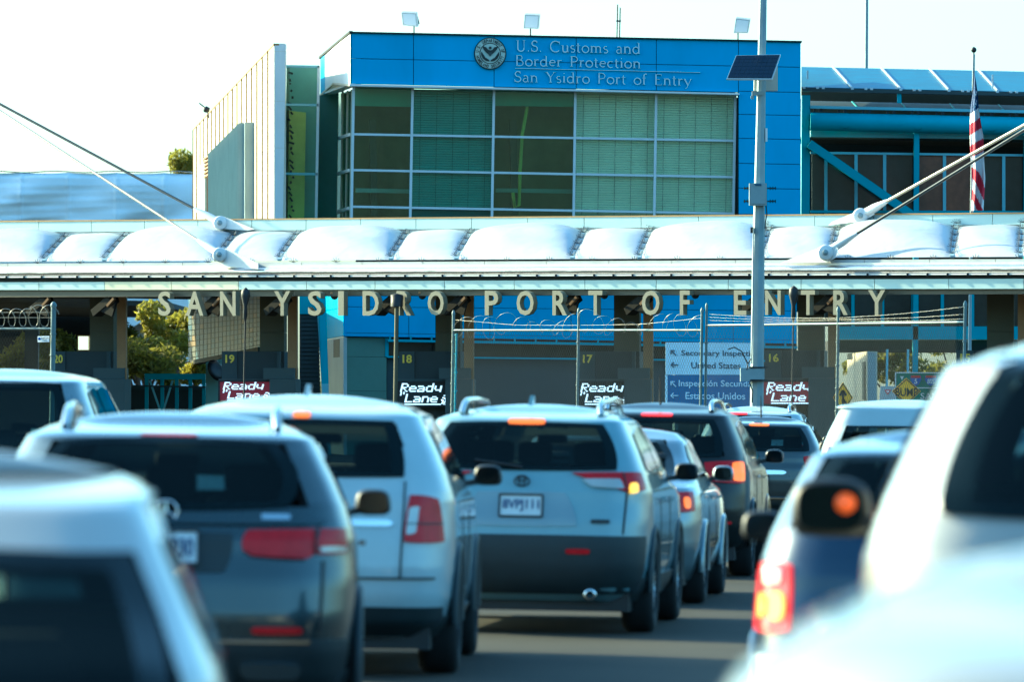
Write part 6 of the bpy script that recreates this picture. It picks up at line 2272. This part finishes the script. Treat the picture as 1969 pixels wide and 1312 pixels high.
# silver sedan ahead of the centre crossover
sh = Shape(sedan_levels(4.75, 1.80, 1.50), 7, 0.05)
car('silver sedan with lit tail lamp just ahead of the centre crossover', 'queuing_car', 53.2, 1143, sh, P_silver, dict(
    glass=[('rear_window', [(-.52, 1.42), (.52, 1.42), (.68, 1.09), (-.68, 1.09)], 0.15)],
    windshield=[(-.5, 1.4), (.5, 1.4), (.66, 1.1), (-.66, 1.1)],
    side_glass=[[(1.55, 1.37), (2.4, 1.42), (2.45, 1.08), (1.15, 1.08)], [(2.46, 1.42), (3.0, 1.36), (3.3, 1.06), (2.5, 1.06)]],
    rear=[('rear_bumper', P_silver, [(-1.0, .56), (1.0, .56), (.98, .28), (-.98, .28)], 0.05, 0.02, False),
          ('tail_light', M_lampred, [(.56, .96), (.95, .98), (1.0, .80), (.60, .80)], 0.15, 0.022, True),
          ('brake_bulb', M_lampor_on, [(.78, .93), (.86, .93), (.88, .83), (.80, .83)], 0.35, 0.032, True),
          ('reflector', M_lampred, [(.5, .44), (.7, .44), (.7, .41), (.5, .41)], 0.2, 0.034, True)],
    plate=(.80, '5NCD771'), badge=(.93, 0.05, 'disc'), wheel=(.33, 1.0, 3.7, .22), mirror=(3.2, 1.04), mirror_mat=P_silver, arch=P_silver, handles=[(1.7, .92), (2.7, .9)]))

# black wagon further ahead
sh = Shape(suv_levels(4.7, 1.89, 1.72, 1.12, 1.1), 8, 0.06)
car('black wagon with lit tail lamp and red roof brake strip ahead of the silver sedan', 'queuing_car', 62.0, 1258, sh, P_black, dict(
    glass=[('rear_window', [(-.60, 1.58), (.60, 1.58), (.72, 1.19), (-.72, 1.19)], 0.12)],
    windshield=[(-.5, 1.55), (.5, 1.55), (.7, 1.2), (-.7, 1.2)], side_glass=sgl(4.7, 1.12, 1.57),
    rear=[('brake_lamp', M_lampred_on, [(-.16, 1.63), (.16, 1.63), (.16, 1.59), (-.16, 1.59)], 0.2, 0.02, False),
          ('tail_light', M_lampred, [(.48, 1.15), (.96, 1.17), (1.0, .93), (.56, .95)], 0.14, 0.022, True),
          ('brake_bulb', M_lampor_on, [(.77, 1.15), (.95, 1.16), (.98, .96), (.79, .96)], 0.2, 0.032, True),
          ('reflector', M_lampred, [(.55, .56), (.78, .56), (.78, .53), (.55, .53)], 0.2, 0.03, True),
          ('rear_bumper', P_black, [(-1.0, .62), (1.0, .62), (.98, .3), (-.98, .3)], 0.05, 0.02, False)],
    plate=(.96, '6ZHB415'), badge=(1.08, 0.06, 'disc'), wheel=(.36, .95, 3.65, .24), mirror=(3.0, 1.13), mirror_mat=P_black, rails=(0.7, 2.9, M_chrome), whip=0.9, arch=P_black, handles=[(1.55, 1.0), (2.5, .98)], handle_mat=M_chrome))

# grey hatch
sh = Shape(suv_levels(4.3, 1.80, 1.55, 1.05, 0.9), 7, 0.06)
car('grey hatchback with chrome tailgate bar and orange roof brake lamp far up the queue', 'queuing_car', 86.0, 1458, sh, P_mid, dict(
    glass=[('rear_window', [(-.60, 1.42), (.60, 1.42), (.76, 1.08), (-.76, 1.08)], 0.12)],
    windshield=[(-.5, 1.45), (.5, 1.45), (.7, 1.1), (-.7, 1.1)], side_glass=sgl(4.3, 1.05, 1.44),
    rear=[
          ('brake_lamp', M_lampor_on, [(-.14, 1.46), (.14, 1.46), (.14, 1.42), (-.14, 1.42)], 0.25, 0.02, False),
          ('tail_light', M_lampred, [(.62, 1.02), (.92, 1.03), (.95, .82), (.68, .82)], 0.14, 0.022, True),
          ('chrome_bar', M_chrome, [(-.4, .82), (.4, .82), (.4, .76), (-.4, .76)], 0.2, 0.025, False),
          ('lower_trim', M_chrome, [(-.6, .44), (.6, .44), (.6, .42), (-.6, .42)], 0.1, 0.025, False)],
    plate=(.66, '7PLD230'), wheel=(.33, .85, 3.45, .22), mirror=(2.8, 1.06), mirror_mat=P_mid, whip=0.8, handles=[(1.5, .95), (2.4, .93)]))
# white wagon ahead of it
sh = Shape(suv_levels(4.6, 1.86, 1.68, 1.1, 1.0), 8, 0.06)
car('white wagon with red roof brake strip farthest along the queue', 'queuing_car', 97.0, 1450, sh, P_white, dict(
    glass=[('rear_window', [(-.58, 1.55), (.58, 1.55), (.7, 1.18), (-.7, 1.18)], 0.12)],
    windshield=[(-.5, 1.5), (.5, 1.5), (.7, 1.2), (-.7, 1.2)], side_glass=sgl(4.6, 1.1, 1.52),
    rear=[('brake_lamp', M_lampred_on, [(-.42, 1.59), (-.12, 1.59), (-.12, 1.55), (-.42, 1.55)], 0.2, 0.02, False),
          ('tail_light', M_lampred, [(.6, 1.1), (.95, 1.1), (.97, .9), (.64, .9)], 0.14, 0.022, True)],
    wheel=(.36, .95, 3.6, .24), mirror=(3.0, 1.1), rails=(0.6, 2.8, M_chrome), plate=(.9, '8AKW117')))

# pale van in the right lane
sh = Shape(suv_levels(5.3, 1.96, 1.80, 1.2, 0.5, 0.80, 0.5), 10, 0.05)
car('pale blue white van roof beyond the navy wagon', 'queuing_car', 66.0, 1745, sh, P_white, dict(
    glass=[('rear_window', [(-.65, 1.52), (.65, 1.52), (.72, 1.22), (-.72, 1.22)], 0.1)],
    windshield=[(-.6, 1.6), (.6, 1.6), (.75, 1.25), (-.75, 1.25)], side_glass=sgl(5.3, 1.2, 1.6),
    rear=[('tail_light', M_lampred, [(.82, 1.3), (.95, 1.3), (.97, .95), (.84, .95)], 0.1, 0.02, True)],
    wheel=(.36, 1.0, 4.1, .24), mirror=(4.0, 1.2), plate=(.9, '9CDR402')))

# big silver pickup-like SUV, left background
sh = Shape(suv_levels(5.2, 2.02, 1.93, 1.22, 0.8, 0.74), 9, 0.06)
car('tall pale wagon with black rear window and tailgate at the far left edge', 'queuing_car', 54.0, -22, sh, P_silver, dict(
    glass=[('rear_window', [(-.62, 1.83), (.60, 1.83), (.76, 1.20), (-.76, 1.20)], 0.10)],
    windshield=[(-.6, 1.8), (.6, 1.8), (.8, 1.3), (-.8, 1.3)], side_glass=[[(0.75, 1.76), (1.5, 1.79), (1.6, 1.30), (0.55, 1.30)], [(1.58, 1.79), (2.6, 1.79), (2.7, 1.28), (1.68, 1.28)], [(2.7, 1.78), (3.1, 1.7), (3.6, 1.28), (2.8, 1.28)]],
    rear=[('tailgate_panel', P_black, [(-.80, 1.19), (.80, 1.19), (.82, .6), (-.82, .6)], 0.05, 0.012, False),
          ('tail_light', M_lampred, [(.86, 1.25), (1.0, 1.25), (1.03, .85), (.88, .85)], 0.1, 0.02, True),
          ('wiring_sticker', M_conc, [(.36, 1.42), (.50, 1.42), (.50, 1.34), (.36, 1.34)], 0.1, 0.014, False)],
    wheel=(.39, 1.0, 4.0, .27), plate=(.95, '4FTR518')), yaw=0.065)

# navy wagon, right lane
sh = Shape(suv_levels(4.6, 1.88, 1.64, 1.10, 1.0), 8, 0.06)
car('navy blue wagon with glowing left tail lamp in the right lane', 'queuing_car', 25.4, 1882, sh, P_blue, dict(
    glass=[('rear_window', [(-.64, 1.54), (.64, 1.54), (.80, 1.20), (-.80, 1.20)], 0.12)],
    windshield=[(-.5, 1.5), (.5, 1.5), (.7, 1.2), (-.7, 1.2)], side_glass=sgl(4.6, 1.1, 1.52),
    rear=[('tail_light', M_lampred_on, [(.76, 1.09), (1.0, 1.09), (1.06, .80), (.76, .80)], 0.14, 0.022, True),
          ('tail_light_clear', M_lampclear, [(.80, 1.07), (.92, 1.07), (.92, 1.0), (.80, 1.0)], 0.2, 0.034, True),
          ('brake_bulb', M_lampye_on, [(.78, .97), (.87, .97), (.87, .85), (.78, .85)], 0.4, 0.036, True),
          ('brake_bulb', M_lampye_on, [(.89, .96), (.96, .96), (.96, .86), (.89, .86)], 0.4, 0.036, True),
          ('rear_bumper', P_white, [(-1.04, .72), (1.04, .72), (1.0, .3), (-1.0, .3)], 0.05, 0.03, False)],
    plate=(.95, '7HGS362'), wheel=(.36, .95, 3.6, .24), mirror=(3.0, 1.12), fin=0.75, arch=P_blue))

# white full-size SUV, near right
sh = Shape(suv_levels(5.3, 2.03, 1.97, 1.36, 1.1, 0.68, 1.1), 6.5, 0.08)
car('blurred white full size wagon filling the right edge with dark door mirror', 'queuing_car', 17.2, 2335, sh, P_whiten, dict(
    glass=[('rear_window', [(-.60, 1.905), (.60, 1.905), (.82, 1.42), (-.82, 1.42)], 0.14)],
    windshield=[(-.6, 1.85), (.6, 1.85), (.8, 1.45), (-.8, 1.45)], side_glass=[[(0.9, 1.82), (1.7, 1.84), (1.8, 1.42), (0.62, 1.42)], [(1.78, 1.84), (2.7, 1.84), (2.8, 1.42), (1.88, 1.42)]],
    rear=[('tail_light', M_lampred, [(.90, 1.2), (1.05, 1.2), (1.08, .85), (.92, .85)], 0.1, 0.02, True)],
    wheel=(.40, 1.05, 4.05, .27), mirror=(3.25, 1.34), mirror_out=0.20, mirror_k=1.15, mirror_amber=True, plate=(.95, '8MKE655'), arch=P_white))

# nearest white car roof, bottom right
sh = Shape(suv_levels(4.5, 1.84, 1.585, 1.1, 0.6, 0.72, 0.55), 5, 0.08)
car('very near blurred white car roof at the bottom right corner', 'queuing_car', 5.6, 2830, sh, P_whiten, dict(
    glass=[('rear_window', [(-.52, 1.40), (.52, 1.40), (.72, 1.14), (-.72, 1.14)], 0.2)],
    windshield=[(-.5, 1.48), (.5, 1.48), (.7, 1.18), (-.7, 1.18)], side_glass=sgl(4.5, 1.1, 1.44),
    rear=[('tail_light', M_lampred, [(.7, 1.0), (.98, 1.0), (1.0, .82), (.72, .82)], 0.14, 0.022, True)],
    wheel=(.34, .9, 3.55, .22), mirror=(2.95, 1.12), plate=(.85, '5YYJ286'), arch=P_white))

# near left car: pale roof, dark rear window
sh = Shape(suv_levels(4.5, 1.86, 1.60, 1.02, 1.35, 0.76, 1.7), 6, 0.06)
car('blurred near car with pale roof and large dark rear window at bottom left', 'queuing_car', 13.0, -362, sh, P_whiten, dict(
    glass=[('rear_window', [(-.72, 1.40), (.72, 1.40), (.83, .95), (-.83, .95)], 0.12)],
    windshield=[(-.5, 1.5), (.5, 1.5), (.7, 1.18), (-.7, 1.18)], side_glass=sgl(4.5, 1.06, 1.48),
    rear=[('tail_light', M_lampred, [(.62, .98), (.96, .98), (1.0, .8), (.66, .8)], 0.14, 0.022, True)],
    wheel=(.35, .9, 3.55, .22), plate=(.8, '6LWV909')), yaw=0.145)
